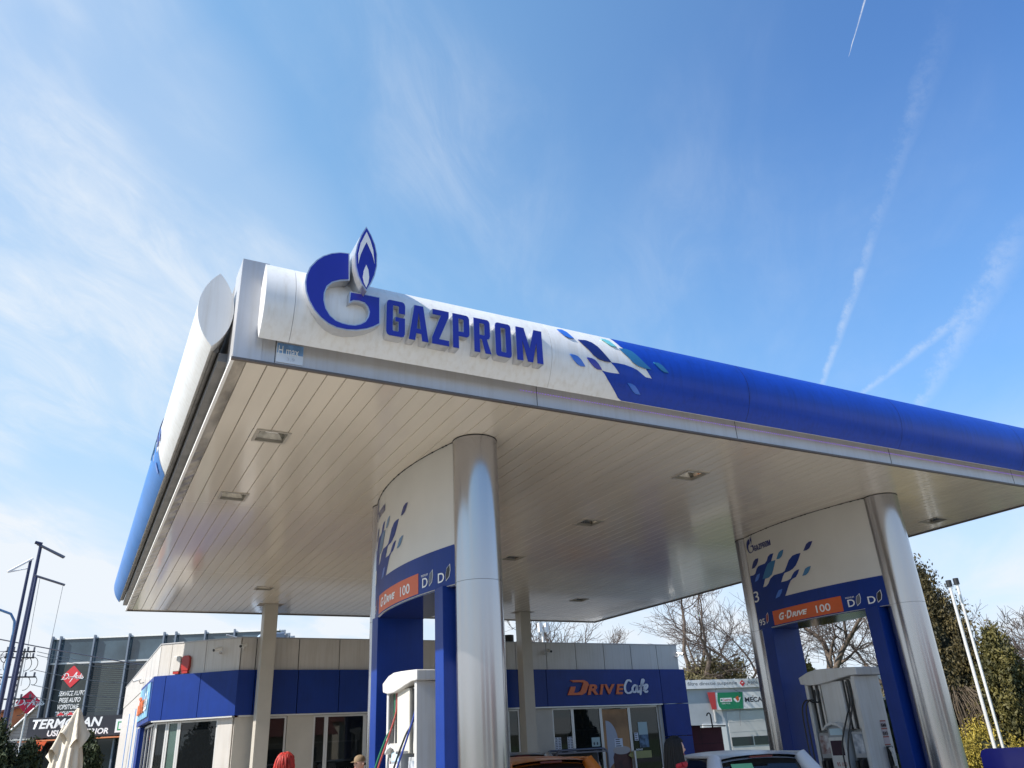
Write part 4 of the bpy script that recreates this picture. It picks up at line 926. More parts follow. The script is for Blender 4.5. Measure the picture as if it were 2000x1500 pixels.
# ------------------------------------------------------------------ garage on the right
PA = Vector((25.4, 30.9, 0)); PB = Vector((29.3, 30.2, 0)); PB = Vector((27.79 * 1.055, 28.77 * 1.055, 0))
du = (PB - PA).normalized(); fA = frame(PA - du * 4, tuple(du)); GAL = 22
ga = empty('garage_building', fA(8, -3, 0), 'pale grey garage workshop behind the station, right of the blue corner', 'building')
gw = mat('garage_wall', (.44, .46, .48), .6, 0, .08, 1.5, bump=.1, bscale=12)
b = MB(); b.box(0, GAL, -10, 0, 0, 3.63, fA); b.build('wall', gw, ga)
b = MB(); b.box(-.1, GAL, -10, .12, 3.64, 4.03, fA); o = b.build('parapet_board', textw, ga)
grey_tx = mat('text_grey', (.10, .09, .10), .5)
for k, u in enumerate((-.9, 2.15 + 1.0 + .9 - 4 + 4.0)):
    pass
bm_object(text_bm('frane filtre directie suspensie', 3.35, 3.74, 3.75 - .35, .20, shear=.05), 'lettering', grey_tx, ga, flat(fA, .123))
bm_object(text_bm('frane filtre directie suspensie', 7.35, 3.74, 3.4, .20, shear=.05), 'lettering', grey_tx, ga, flat(fA, .123))
diamond(fA, 7.05, 3.83, .15, .123, ga, dia, .006)
b = MB(); b.prism(arc(7.05, 3.83, .055, 0, PI, 8), .130, .132, lambda p, q, a: fA(p, a, q)); b.build('diamond_mark', textw, ga)
b = MB(); b.box(6.0, 9.6, .002, .03, .1, 2.60, fA); rd = b.build('roller_door', mat('roller_white', (.58, .57, .55), .6, 0, .05, 2), ga)
for z in (.85, 1.72, 2.15):
    b = MB(); b.box(6.0, 9.6, .031, .034, z, z + .012, fA); b.build('door_joint', rail, rd)
for u in (6.05, 7.28, 8.5):
    b = MB(); b.box(u, u + 1.16, .032, .045, 1.13, 1.50, fA); b.build('door_window', gdark, rd)
b = MB(); b.box(4.6, 5.85, .002, .04, .1, 2.1, fA); b.build('shutter', trimw, ga)
cs = empty('service_sign', fA(7, .2, 3), 'long white sign with red and green ends reading MECANICA on the garage', 'sign')
b = MB(); b.prism([(5.30, 3.44), (13.2, 3.44), (13.2, 2.70), (5.45, 2.70)], .06, .12, lambda p, q, a: fA(p, a, q)); b.build('board', textw, cs)
b = MB(); b.prism([(5.03, 3.47), (5.45, 3.47), (5.42, 2.72), (5.17, 2.72)], .122, .13, lambda p, q, a: fA(p, a, q)); b.build('red_end', mat('sign_red', (.50, .05, .05), .5), cs)
b = MB(); b.prism([(5.58, 3.44), (6.98, 3.44), (6.88, 2.71), (5.68, 2.71), (5.56, 2.85), (5.52, 3.1)], .122, .128, lambda p, q, a: fA(p, a, q)); b.build('green_field', mat('sign_green', (.012, .22, .10), .5), cs)
b = MB(); b.box(5.68, 6.32, .1285, .131, 3.03, 3.20, fA); b.build('white_plate', textw, cs)
bm_object(text_bm('Castrol', 5.80, 3.06, .48, .11, bold=.02, shear=.2), 'lettering', mat('mark_red', (.45, .03, .04), .5), cs, flat(fA, .1315))
bm_object(text_bm('SERVICE', 5.74, 2.93, .46, .06), 'lettering', textw, cs, flat(fA, .129))
b = MB(); b.prism(arc(5.735, 3.115, .045, 0, 2 * PI, 12)[:-1], .1315, .133, lambda p, q, a: fA(p, a, q)); b.build('ring_mark', MATS['sign_green'], cs)
b = MB(); b.prism([(6.42, 3.10), (6.55, 3.0), (6.70, 3.0), (6.85, 3.22), (6.60, 3.18), (6.45, 3.18)], .1285, .131, lambda p, q, a: fA(p, a, q)); b.build('swoosh', textw, cs)
b = MB(); b.prism([(6.52, 3.20), (6.70, 3.28), (6.72, 3.10), (6.62, 3.02)], .1315, .133, lambda p, q, a: fA(p, a, q)); b.build('swoosh_tip', orange, cs)
bm_object(text_bm('MECANICA AUTO', 7.05, 2.98, 3.0, .22, bold=.03), 'lettering', inkm, cs, flat(fA, .1215))
b = MB(); b.cyl(0, 0, 0, .01, .01, 4) if False else b.box(5.3, 5.36, .01, .06, 2.2, 2.71, fA); b.build('support', rail, cs)

# maroon kiosk with bent pipe
k0 = Vector((18.9, 23.0, 0)); fK = frame(k0, (.64, -.55, 0)); t = empty('maroon_kiosk', tuple(k0), 'small dark red metal cabinet with a flat roof behind the blue corner', 'kiosk')
mar = mat('maroon_paint', (.09, .012, .02), .45, 0, .15, 3)
b = MB(); b.box(-1.2, .30, -.9, -.0, 0, 1.96, fK); b.build('side', mar, t)
b = MB(); b.box(.305, 1.0, -.9, 0, 0, 1.90, fK); b.build('door', mar, t)
b = MB(); b.box(.30, .306, .0, .006, .1, 1.8, fK); b.box(-.3, 1.0, .001, .006, 1.40, 1.41, fK); b.build('door_joint', dark, t)
b = MB(); b.prism([(-1.3, 1.97), (.30, 1.965), (1.15, 1.905), (1.15, 1.94), (-1.3, 2.04)], -1.0, .25, lambda p, q, a: fK(p, a, q)); b.build('roof', blackp, t)
t = empty('vent_pipe', tuple(fK(.65, -.4, 1.9)), 'black walking-stick shaped vent pipe on the dark red cabinet', 'pipe')
b = MB(); b.tube([fK(.72, -.4, 1.85), fK(.70, -.4, 2.30), fK(.66, -.4, 2.36), fK(.60, -.4, 2.34), fK(.57, -.4, 2.27)], .025, 8); b.build('pipe', blackp, t)

# bottle rack in front of the cafe
t = empty('bottle_rack', tuple(fM(9.5, .6, 0)), 'grey rounded wire rack holding bottles in front of the cafe windows', 'rack')
def rrect(x0, x1, z0, z1, r): return arc(x1 - r, z1 - r, r, PI / 2, 0, 5) + [(x1, z0), (x0, z0)] + arc(x0 + r, z1 - r, r, PI, PI / 2, 5)
b = MB(); pts = [(8.55, .1)] + arc(8.7, 1.32, .15, PI, PI / 2, 4) + arc(10.15, 1.32, .15, PI / 2, 0, 4) + [(10.3, .1)]
for y in (.35, .85): b.tube([fM(p, y, q) for p, q in pts], .03, 8)
b.build('frame', polegrey, t)
b = MB(); b.box(8.6, 10.25, .4, .8, .1, .14, fM); b.box(8.6, 10.25, .4, .8, .72, .76, fM); b.box(8.58, 10.27, .34, .36, .1, 1.38, fM); b.build('shelf', blackp, t)
b = MB(); b.prism([(8.58, 1.38), (10.27, 1.38), (10.27, 1.42), (8.58, 1.42)], .30, .9, lambda p, q, a: fM(p, a, q)); b.build('top', polegrey, t)
bg_ = 'bottles in the rack outside the cafe'; proto = None
bm_ = [mat('bottle_pale', (.5, .36, .32), .3), mat('bottle_blue', (.2, .3, .5), .3)]
for k in range(12):
    if proto is None:
        b = MB(); b.tube([(0, 0, 0), (0, 0, .24), (0, 0, .30), (0, 0, .36)], [.05, .05, .022, .02], 10); proto = b.build('bottle', bm_[0]); o = proto
    else: o = proto.copy(); col.objects.link(o)
    o.location = fM(8.75 + k * .125, .65, .765); tag(o, 'pale plastic bottle standing in the grey rack outside the cafe', 'bottle', bg_)

# masts, behind-cafe lamp mast
whm = mat('mast_white', (.72, .71, .68), .3, .3, .15, 1, stretch=(1, 1, .5))
for (x, y, zt, lab) in ((24.25, 15.9, 5.58, 'left shiny white mast with black cap in front of the thuja'), (24.8, 16.0, 5.69, 'right thinner shiny mast with black cap in front of the thuja')):
    t = empty('mast', (x, y, 0), lab, 'mast', 'two masts in front of the right evergreens')
    b = MB(); b.tube([(x, y, 0), (x, y, zt)], .052 if zt < 5.6 else .042, 12, .045); b.build('pole', whm, t)
    b = MB(); b.cyl(x, y, zt + .002, zt + .2, .085, 12); b.build('cap', blackp, t)
t = empty('lamp_mast', (17.5, 30.3, 0), 'floodlight mast with two bright heads behind the cafe roof', 'mast')
b = MB(); b.tube([(17.5, 30.3, 0), (17.5, 30.3, 6.1)], .05, 8); b.build('pole', whm, t)
for s in (-.16, .16):
    b = MB(); b.box(17.5 + s - .07, 17.5 + s + .07, 30.15, 30.3, 6.0, 6.38); b.build('floodlight', trimw, t)
# blue roadside board with orange end
t = empty('roadside_board', (18.3, 12.2, 0), 'blue rounded board with an orange end low at the right edge', 'board'); fB = frame((18.25, 12.35, 0), (.52, -.86, 0))
b = MB(); b.prism([(0, .5), (1.42, .5), (1.38, 1.10), (.12, 1.10), (.03, 1.05), (0, .95)], -.06, 0, lambda p, q, a: fB(p, a, q)); b.build('blue_panel', signblue, t)
b = MB(); b.prism([(1.425, .5), (2.9, .5), (2.9, 1.13), (1.385, 1.10)], -.06, 0, lambda p, q, a: fB(p, a, q)); b.build('orange_panel', mat('board_orange', (.45, .07, .015), .5), t)
bm_object(text_bm('G-DRIVE', 1.55, .85, .9, .16, bold=.02, shear=.25), 'lettering', textw, t, flat(fB, .003))
b = MB(); b.box(.2, .28, -.05, -.01, 0, .5, fB); b.box(2.4, 2.48, -.05, -.01, 0, .5, fB); b.build('post', polegrey, t)

# ------------------------------------------------------------------ closed parasols
fabric = mat('parasol_cloth', (.60, .54, .44), .85, 0, .12, 5, stretch=(3, 3, .6), bump=.4, bscale=12)
def parasol(x, y, top, label, seed):
    t = empty('closed_parasol', (x, y, 0), label, 'parasol', 'closed parasols at the bottom left'); rnd = random.Random(seed); ph = rnd.random() * 6
    def lathe(prof, folds, dep, lean=0):
        b = MB(); n = 72; vs = []
        for (r, z, d) in prof:
            for i in range(n):
                a = 2 * PI * i / n; k = r * (1 + d * dep * math.sin(folds * a + ph + z * .8) + .05 * math.sin(3 * a + z * 4 + ph)); vs.append((x + k * math.cos(a) + lean * z, y + k * math.sin(a), z + (d * .045 * math.sin(folds * a + ph + 1.2) + d * .03 * math.sin(2 * a + ph) if folds == 5 else 0)))
        b.add(vs, [(j * n + i, j * n + (i + 1) % n, (j + 1) * n + (i + 1) % n, (j + 1) * n + i) for j in range(len(prof) - 1) for i in range(n)], True)
        return b
    T = top
    lathe([(.015, T, 0), (.04, T - .03, .1), (.065, T - .12, .5), (.10, T - .26, .9), (.145, T - .42, 1.4), (.165, T - .50, 1.9)], 5, .20).build('vent_cap', fabric, t)
    lathe([(.07, T - .30, .3), (.11, T - .5, .6), (.15, T - .75, .8), (.185, T - 1.1, 1), (.20, T - 1.5, 1), (.17, T - 1.65, .8), (.22, T - 1.9, 1.2), (.20, T - 1.95, 1.2)], 8, .20).build('folded_canopy', fabric, t)
    b = MB(); b.cyl(x, y, 0, T - .2, .024, 10); b.build('pole', rail, t)
    b = MB(); b.cyl(x, y, 0, .1, .28, 20); b.build('base', concr, t)
    b = MB()
    for k in range(5):
        a = -2.4 + k * .38; rx, ry, z = .235 * math.cos(a), .235 * math.sin(a), T - 1.18 - .05 * (k % 2)
        b.tube([(x + rx, y + ry, z - .14), (x + rx * 1.02, y + ry * 1.02, z), (x + rx * 1.0, y + ry, z + .12)], [.012, .035, .008], 6)
    b.build('flame_print', mat('print_orange', (.55, .14, .05), .8) if 'print_orange' not in MATS else MATS['print_orange'], t)
parasol(.13, 15.5, 2.58, 'taller folded cream parasol with orange print, bottom left', 1)
parasol(-.03, 16.3, 2.36, 'shorter folded cream parasol just behind and left of the taller one', 2)

# ------------------------------------------------------------------ vegetation
def leaf_mass(name, m, parent, pts_fn, n, size, seed, flatz=1.0):
    rnd = random.Random(seed); vs = []; fs = []
    for k in range(n):
        c = pts_fn(rnd)
        if c is None: continue
        s = size * rnd.uniform(.6, 1.4)
        a = Vector((rnd.gauss(0, 1), rnd.gauss(0, 1), rnd.gauss(0, 1) * flatz)).normalized(); q = a.orthogonal().normalized(); q.rotate(Matrix.Rotation(rnd.random() * 6.28, 3, a)); w = a.cross(q)
        i = len(vs); c = Vector(c)
        vs += [tuple(c - a * s), tuple(c + q * s * .45), tuple(c + a * s), tuple(c - q * s * .45 + w * s * .2)]; fs.append((i, i + 1, i + 2, i + 3))
    b = MB(); b.add(vs, fs); return b.build(name, m, parent)
def leafmat(name, c1, c2, sc_=1.6):
    return mat(name, c1, .7, 0, .1, sc_, c2=c2)
thg = leafmat('thuja_dark', (.012, .015, .006), (.085, .062, .014), 2.2)
thg2 = leafmat('thuja_green', (.018, .024, .007), (.12, .10, .018), 2.5)
thy = leafmat('shrub_golden', (.16, .13, .015), (.38, .29, .04), 3)
hedge = leafmat('hedge_dark', (.012, .022, .009), (.05, .07, .022), 4)
def conifer(x, y, h, r, label, m, seed, n=9000, size=.10, group=None, name='thuja', ragged=.25, belly=.35):
    t = empty(name, (x, y, 0), label, 'conifer', group)
    b = MB(); b.tube([(x, y, 0), (x, y, h * .9)], r * .09 + .03, 8, .02); b.build('trunk', bark, t)
    rnd0 = random.Random(seed); clumps = []
    for k in range(int(60 + 25 * h)):
        u = rnd0.random() ** .8; z = .05 * h + u * .95 * h
        prof = (min(1, (z / h) / belly * .3 + .7)) * (1 - ((z / h - belly) / (1 - belly)) ** 1.7 if z / h > belly else 1)
        a = rnd0.random() * 2 * PI; rr_ = r * max(.04, prof) * rnd0.uniform(.75, 1.0 + ragged * rnd0.random())
        clumps.append((x + rr_ * math.cos(a), y + rr_ * math.sin(a), z, r * rnd0.uniform(.14, .30)))
    def pf(rnd):
        c = clumps[rnd.randrange(len(clumps))]; s = c[3]
        return (c[0] + rnd.gauss(0, s * .55), c[1] + rnd.gauss(0, s * .55), max(.05, c[2] + rnd.gauss(0, s * .9)))
    leaf_mass('crown', m, t, pf, n, size, seed, 2.0)
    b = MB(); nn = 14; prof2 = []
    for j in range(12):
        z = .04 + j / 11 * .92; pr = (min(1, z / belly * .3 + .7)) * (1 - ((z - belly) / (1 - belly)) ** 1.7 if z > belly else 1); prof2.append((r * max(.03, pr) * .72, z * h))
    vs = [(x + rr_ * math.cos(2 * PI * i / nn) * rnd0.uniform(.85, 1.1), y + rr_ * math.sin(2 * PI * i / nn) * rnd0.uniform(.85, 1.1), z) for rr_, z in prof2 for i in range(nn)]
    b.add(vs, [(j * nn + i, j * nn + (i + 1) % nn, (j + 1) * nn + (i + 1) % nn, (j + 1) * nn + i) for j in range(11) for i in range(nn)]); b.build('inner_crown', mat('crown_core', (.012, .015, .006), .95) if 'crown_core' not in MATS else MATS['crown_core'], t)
    return t
conifer(26.9, 18.9, 6.45, 1.65, 'tall dark evergreen behind the right silver column and the masts', thg, 5, 52000, .062, 'evergreens at the right')
conifer(27.0, 16.75, 4.15, 1.0, 'lower green evergreen right of the two masts', thg2, 6, 34000, .062, 'evergreens at the right', belly=.3)
conifer(25.6, 17.15, 1.35, 1.0, 'round golden yellow shrub at the foot of the masts', thy, 7, 14000, .04, name='golden_shrub', belly=.6)
conifer(26.2, 18.4, 1.6, .9, 'dark shrub behind the golden one, beside the right column', thg2, 17, 12000, .05, name='dark_shrub', belly=.6)
conifer(17.7, 16.3, 3.2, .42, 'narrow yellow-green thuja left of the dispenser marked by the gateway 3', leafmat('thuja_yellow', (.05, .06, .01), (.25, .20, .03), 4), 8, 9000, .06, 'narrow evergreens behind gateway 3')
conifer(19.2, 16.6, 3.1, .34, 'second narrow yellow-green thuja rising above the right dispenser cap', MATS['thuja_yellow'], 18, 6000, .06, 'narrow evergreens behind gateway 3')
conifer(19.0, 14.8, 2.3, .5, 'dark hedge bush seen between the right dispenser and the blue panel', hedge, 9, 8000, .08, name='hedge_bush', belly=.7)
hg = 'dark conifer bushes at the bottom left'
conifer(-1.15, 19.0, 2.35, .55, 'dark conifer bush at the bottom left corner under the poles', hedge, 10, 22000, .04, hg, belly=.5)
conifer(-.55, 19.2, 2.05, .42, 'dark conifer bush between the corner bush and the parasols', hedge, 12, 15000, .04, hg, belly=.5)
conifer(.44, 20.0, 2.32, .38, 'dark conifer bush just right of the parasols', hedge, 13, 14000, .04, hg, belly=.5)
conifer(-2.0, 20.5, 2.6, .6, 'dark conifer bush cut by the left edge', hedge, 14, 6000, .07, hg, belly=.5)
# bare trees
def bare_tree(x, y, h, label, seed, spread=1.0, lean=(0, 0), depth=6, r0=None, group='leafless trees behind the station', fork=.35, kids=(2, 3), m=bark):
    t = empty('bare_tree', (x, y, 0), label, 'tree', group); rnd = random.Random(seed)
    big, small = MB(), MB(); r0 = r0 or h * .022
    def grow(p, d, L, r, lev):
        n = 4; pts = [p]; dd = d.copy()
        for i in range(n):
            dd = (dd + Vector((rnd.gauss(0, .14), rnd.gauss(0, .14), rnd.gauss(.03, .09)))).normalized(); pts.append(pts[-1] + dd * (L / n))
        r1 = r * .62
        (big if lev < 3 else small).tube(pts, max(r, .010), 6 if lev < 3 else 3, max(r1, .007), cap=False)
        if lev >= depth: return
        k = rnd.randint(*kids) + (1 if lev > 1 else 0)
        for j in range(k):
            i = n if j == 0 else rnd.randint(1, n); q = pts[i]
            ax = Vector((rnd.gauss(0, 1), rnd.gauss(0, 1), rnd.gauss(0, .3))).normalized(); ang = rnd.uniform(.3, .95) * (spread if j else .5 * spread)
            nd_ = dd.copy(); nd_.rotate(Matrix.Rotation(ang, 3, dd.cross(ax).normalized())); nd_.z += .06
            grow(q, nd_.normalized(), L * rnd.uniform(.62, .86), r1 * (1 if j == 0 else rnd.uniform(.55, .85)), lev + 1)
    base = Vector((x, y, 0)); d0 = Vector((lean[0], lean[1], 1)).normalized()
    tr = [base + d0 * (h * fork * i / 4) for i in range(5)]
    big.tube(tr, r0 * 1.25, 8, r0, cap=False)
    for j in range(rnd.randint(3, 4)):
        dd = d0.copy(); a = j * 2.1 + rnd.random(); dd = (dd + Vector((math.cos(a), math.sin(a), 0)) * rnd.uniform(.35, .75) * spread).normalized()
        grow(tr[-1] - d0 * rnd.uniform(0, h * .06), dd, h * .25, r0 * .7, 1)
    big.build('trunk', m, t); small.build('twigs', twig, t)
    return t
tw2 = mat('bark_light', (.115, .088, .068), .9, 0, .3, 5, bump=.4)
bare_tree(22.5, 39.2, 8.3, 'leafless tree behind the cafe roof, left of the lamp mast', 21, 1.25)
bare_tree(26.3, 40.2, 8.1, 'leafless tree behind the cafe roof, above the Drive Cafe lettering', 22, 1.3)
bare_tree(30.6, 31.0, 9.6, 'leafless tree behind the garage sign, just left of the right gateway column', 52, 1.35, depth=6, m=tw2)
bare_tree(28.2, 33.2, 9.8, 'large leafless tree behind the garage, left of the right gateway', 24, 1.35, depth=6, m=tw2)
bare_tree(31.2, 27.6, 8.6, 'large leafless tree seen through the opening of gateway 3', 33, 1.3, depth=6, fork=.42, m=tw2, r0=.26)
bare_tree(33.5, 25.5, 7.6, 'leafless tree right of the one framed by gateway 3', 35, 1.3, depth=6, m=tw2)
bare_tree(34.0, 19.6, 5.6, 'pale brown leafless tree at the right edge, behind the evergreens', 26, 1.3, m=tw2)
bare_tree(30.2, 16.6, 5.2, 'thin leafless tree cut by the right edge', 27, 1.3, m=tw2)
bare_tree(36.5, 18.2, 4.6, 'low twiggy leafless tree at the far right', 28, 1.5, m=tw2, fork=.15)
def bush(x, y, z, r, label, m, seed, n, size, name, sz=1.0):
    t = empty(name, (x, y, 0), label, 'bush'); rnd0 = random.Random(seed)
    cl_ = [(x + rnd0.gauss(0, r * .45), y + rnd0.gauss(0, r * .45), z + rnd0.gauss(0, r * .38) * sz) for _ in range(30)]
    leaf_mass('foliage', m, t, lambda q: tuple(c + q.gauss(0, r * .17) for c in cl_[q.randrange(30)]), n, size, seed)
    b = MB()
    for k in range(14):
        a = rnd0.random() * 6.28; b.tube([(x, y, 0), (x + .3 * r * math.cos(a), y + .3 * r * math.sin(a), z * .6), (x + r * .8 * math.cos(a), y + r * .8 * math.sin(a), z + r * rnd0.uniform(-.3, .8) * sz)], .03, 5, .012)
    b.build('stems', tw2, t)
bush(28.6, 32.5, 4.2, 1.15, 'tangled olive ivy clump on the tree above the garage roof', leafmat('ivy_olive', (.05, .045, .015), (.19, .16, .07), 3), 41, 9000, .075, 'ivy_clump')
t = empty('weeping_shrub', (26.0, 17.9, 0), 'weeping leafless shrub between the right column and the masts', 'bush'); rnd = random.Random(9)
b = MB(); b.tube([(26.0, 17.9, 0), (26.02, 17.9, 1.4), (26.0, 17.92, 2.35)], .07, 8, .04); b.build('trunk', bark, t)
b = MB()
for k in range(420):
    a = rnd.random() * 2 * PI; r = rnd.uniform(.35, 1.15); z0 = rnd.uniform(2.2, 2.75); ln = rnd.uniform(.6, 1.9)
    b.tube([(26 + .1 * math.cos(a), 17.9 + .1 * math.sin(a), 2.25), (26 + r * .55 * math.cos(a), 17.9 + r * .55 * math.sin(a), z0), (26 + r * math.cos(a), 17.9 + r * math.sin(a), z0 - ln * .35), (26 + r * 1.08 * math.cos(a + .05), 17.9 + r * 1.08 * math.sin(a + .05), max(.3, z0 - ln))], [.016, .012, .010, .008], 3, cap=False)
b.build('weeping_twigs', mat('weeping_brown', (.10, .075, .05), .9, 0, .5, 4), t)

# ------------------------------------------------------------------ cars
def car(x, y, ang, paint, label, L=3.9, W_=1.68, Hh=1.48, sticker=False, antenna=False, van=False):
    """local frame: +y forward, origin under the middle of the rear bumper"""
    t = empty('parked_car', (x, y, 0), label, 'car', 'cars on the forecourt'); t['local'] = 1; t.rotation_euler.z = ang
    hw = W_ / 2
    # body: closed rings from rear to front; each ring a superellipse-like section
    def ring(yy, z0, z1, w, top, n=20, p=3.2):
        cz, hz_ = (z0 + z1) / 2, (z1 - z0) / 2; out = []
        for i in range(n):
            a = 2 * PI * i / n; c, s = math.cos(a), math.sin(a)
            out.append((w * math.copysign(abs(c) ** (2 / p), c) * (top if s > 0 else 1), yy, cz + hz_ * math.copysign(abs(s) ** (2 / p), s)))
        return out
    def loft(rs):
        b = MB(); n = len(rs[0]); vs = [v for r in rs for v in r]
        b.add(vs, [(j * n + i, j * n + (i + 1) % n, (j + 1) * n + (i + 1) % n, (j + 1) * n + i) for j in range(len(rs) - 1) for i in range(n)], True)
        b.add(rs[0], [tuple(range(n))]); b.add(rs[-1], [tuple(range(n))[::-1]]); return b
    belt = Hh * .61
    loft([ring(.0, .34, belt - .10, hw * .90, .95), ring(.06, .26, belt, hw * .97, .95), ring(.5, .22, belt + .01, hw, .95), ring(L * .55, .22, belt, hw, .95), ring(L * .72, .24, belt - .02, hw * .99, .95), ring(L * .92, .28, belt - .16, hw * .95, .94), ring(L, .36, belt - .34, hw * .84, .92)]).build('body', paint, t)
    # glasshouse: dark volume with painted roof and pillars
    rear0, rear1, fr1, fr0 = .10, .42, L * .50, L * .73
    hr = hw * .74
    def hull(yy, zz_, w): return [(-w, yy, zz_), (w, yy, zz_)]
    A_ = [(rear0, belt - .02, hw * .93), (rear1, Hh - .07, hr), (fr1, Hh - .07, hr), (fr0, belt - .04, hw * .90)]
    vs = []
    for (yy, z, w) in A_: vs += [(-w, yy, z), (w, yy, z)]
    b = MB(); b.add(vs, [(0, 1, 3, 2), (2, 3, 5, 4), (4, 5, 7, 6), (0, 2, 4, 6), (1, 7, 5, 3), (0, 6, 7, 1)]); b.build('windows', carglass, t, .03)
    # roof skin, domed
    b = MB(); nu, nv = 12, 14
    def rf(u, v):
        yy = rear1 - .10 + (fr1 - rear1 + .16) * v; w = hr * (1.03 - .05 * abs(2 * v - 1) ** 3); s = 2 * u - 1
        return (w * s, yy, Hh - .045 - .045 * abs(s) ** 2.5 - .05 * abs(2 * v - 1) ** 3 + .045)
    b.grid(rf, nu, nv)
    b.grid(lambda u, v: (rf(u, v)[0] * 1.0, rf(u, v)[1], rf(u, v)[2] - .045), nu, nv)
    b.build('roof', paint, t)
    # pillars
    for s in (-1, 1):
        b = MB()
        b.tube([(s * hw * .925, rear0 - .0, belt - .03), (s * (hr + hw * .92) / 2 * 1.0, (rear0 + rear1) / 2 - .01, (belt + Hh) / 2), (s * hr * 1.0, rear1 - .03, Hh - .075)], [.13, .12, .09], 8)
        b.build('rear_pillar', paint, t)
        b = MB(); b.tube([(s * hw * .915, fr0, belt - .03), (s * hr, fr1, Hh - .07)], .03, 8); b.build('front_pillar', paint, t)
        b = MB(); b.tube([(s * hw * .93, L * .36, belt), (s * hr * 1.005, L * .35, Hh - .07)], .028, 6); b.build('side_pillar', paint if not antenna else blackp, t)
        b = MB(); b.tube([(s * hr * 1.02, rear1 - .05, Hh - .055), (s * hr * 1.02, fr1, Hh - .055)], .022, 6); b.build('roof_rail', paint, t)
        for yy in (L * .20, L * .79):
            b = MB(); b.tube([(s * (hw - .19), yy, .31), (s * (hw + .005), yy, .31)], .31, 24); w = b.build('wheel', tyre, t)
            b = MB(); b.tube([(s * (hw + .004), yy, .31), (s * (hw + .012), yy, .31)], .19, 16); r_ = b.build('rim', rail, w); r_.location = (0, 0, 0)
        b = MB(); b.box(s * hw * .80 - .07, s * hw * .80 + .07, -.02, .06, belt - .30, belt - .04); b.build('tail_lamp', redplastic, t, .015)
        b = MB(); b.tube([(s * (hw * .96), L * .66, belt + .04), (s * (hw + .14), L * .655, belt + .07)], [.03, .075], 8); b.build('mirror', paint, t)
    b = MB(); b.prism([(-hw * .20, 0), (hw * .20, 0), (hw * .19, .022), (-hw * .19, .022)], 0, .02, lambda p, q, a: (p, rear1 - .135 + a, Hh - .085 + q)); b.build('brake_lamp', mat('lamp_dark_red', (.10, .006, .006), .35) if 'lamp_dark_red' not in MATS else MATS['lamp_dark_red'], t)
    b = MB(); b.box(-.26, .26, -.012, .0, belt - .40, belt - .28); b.build('number_plate', textw, t)
    if sticker:
        b = MB()
        def rw(u, v, o): yy = rear0 + (rear1 - rear0) * v; z = belt - .02 + (Hh - .05 - belt) * v; return (u, yy - .035 - o, z)
        vs = [rw(-.42, .35, 0), rw(-.12, .35, 0), rw(-.12, .85, 0), rw(-.42, .85, 0)]; b.add(vs, [(0, 1, 2, 3)]); b.build('window_sticker', mat('sticker_green', (.15, .42, .22), .5), t)
        b = MB(); b.add([rw(-.36 + .0, .40, .003), rw(-.30, .40, .003), rw(-.22, .55, .003), rw(-.33, .62, .003)], [(0, 1, 2, 3)]); b.add([rw(-.41, .5, .003), rw(-.35, .6, .003), rw(-.37, .7, .003)], [(0, 1, 2)]); b.build('sticker_mark', blackp, t)
    if antenna:
        b = MB(); b.tube([(0, fr1, Hh - .02), (-.15, fr1 - .35, Hh + .28)], .006, 5); b.build('aerial', blackp, t)
    return t
carw = mat('car_white', (.50, .52, .56), .35, .0, coat=.2)
caro = mat('car_orange', (.50, .14, .012), .4, 0, coat=.15); carg = mat('car_grey', (.28, .29, .31), .3, .5, coat=.6)
car(8.15, 8.40, -0.30, carw, 'white hatchback seen from behind, by the right gateway', Hh=1.47, sticker=True)
car(5.95, 10.0, 0.0, caro, 'orange car with its roof showing right of the near silver column', Hh=1.53, W_=1.75)
car(8.3, 15.2, 0.0, carg, 'grey car further back with a thin aerial, between column and cafe', Hh=1.55, antenna=True)

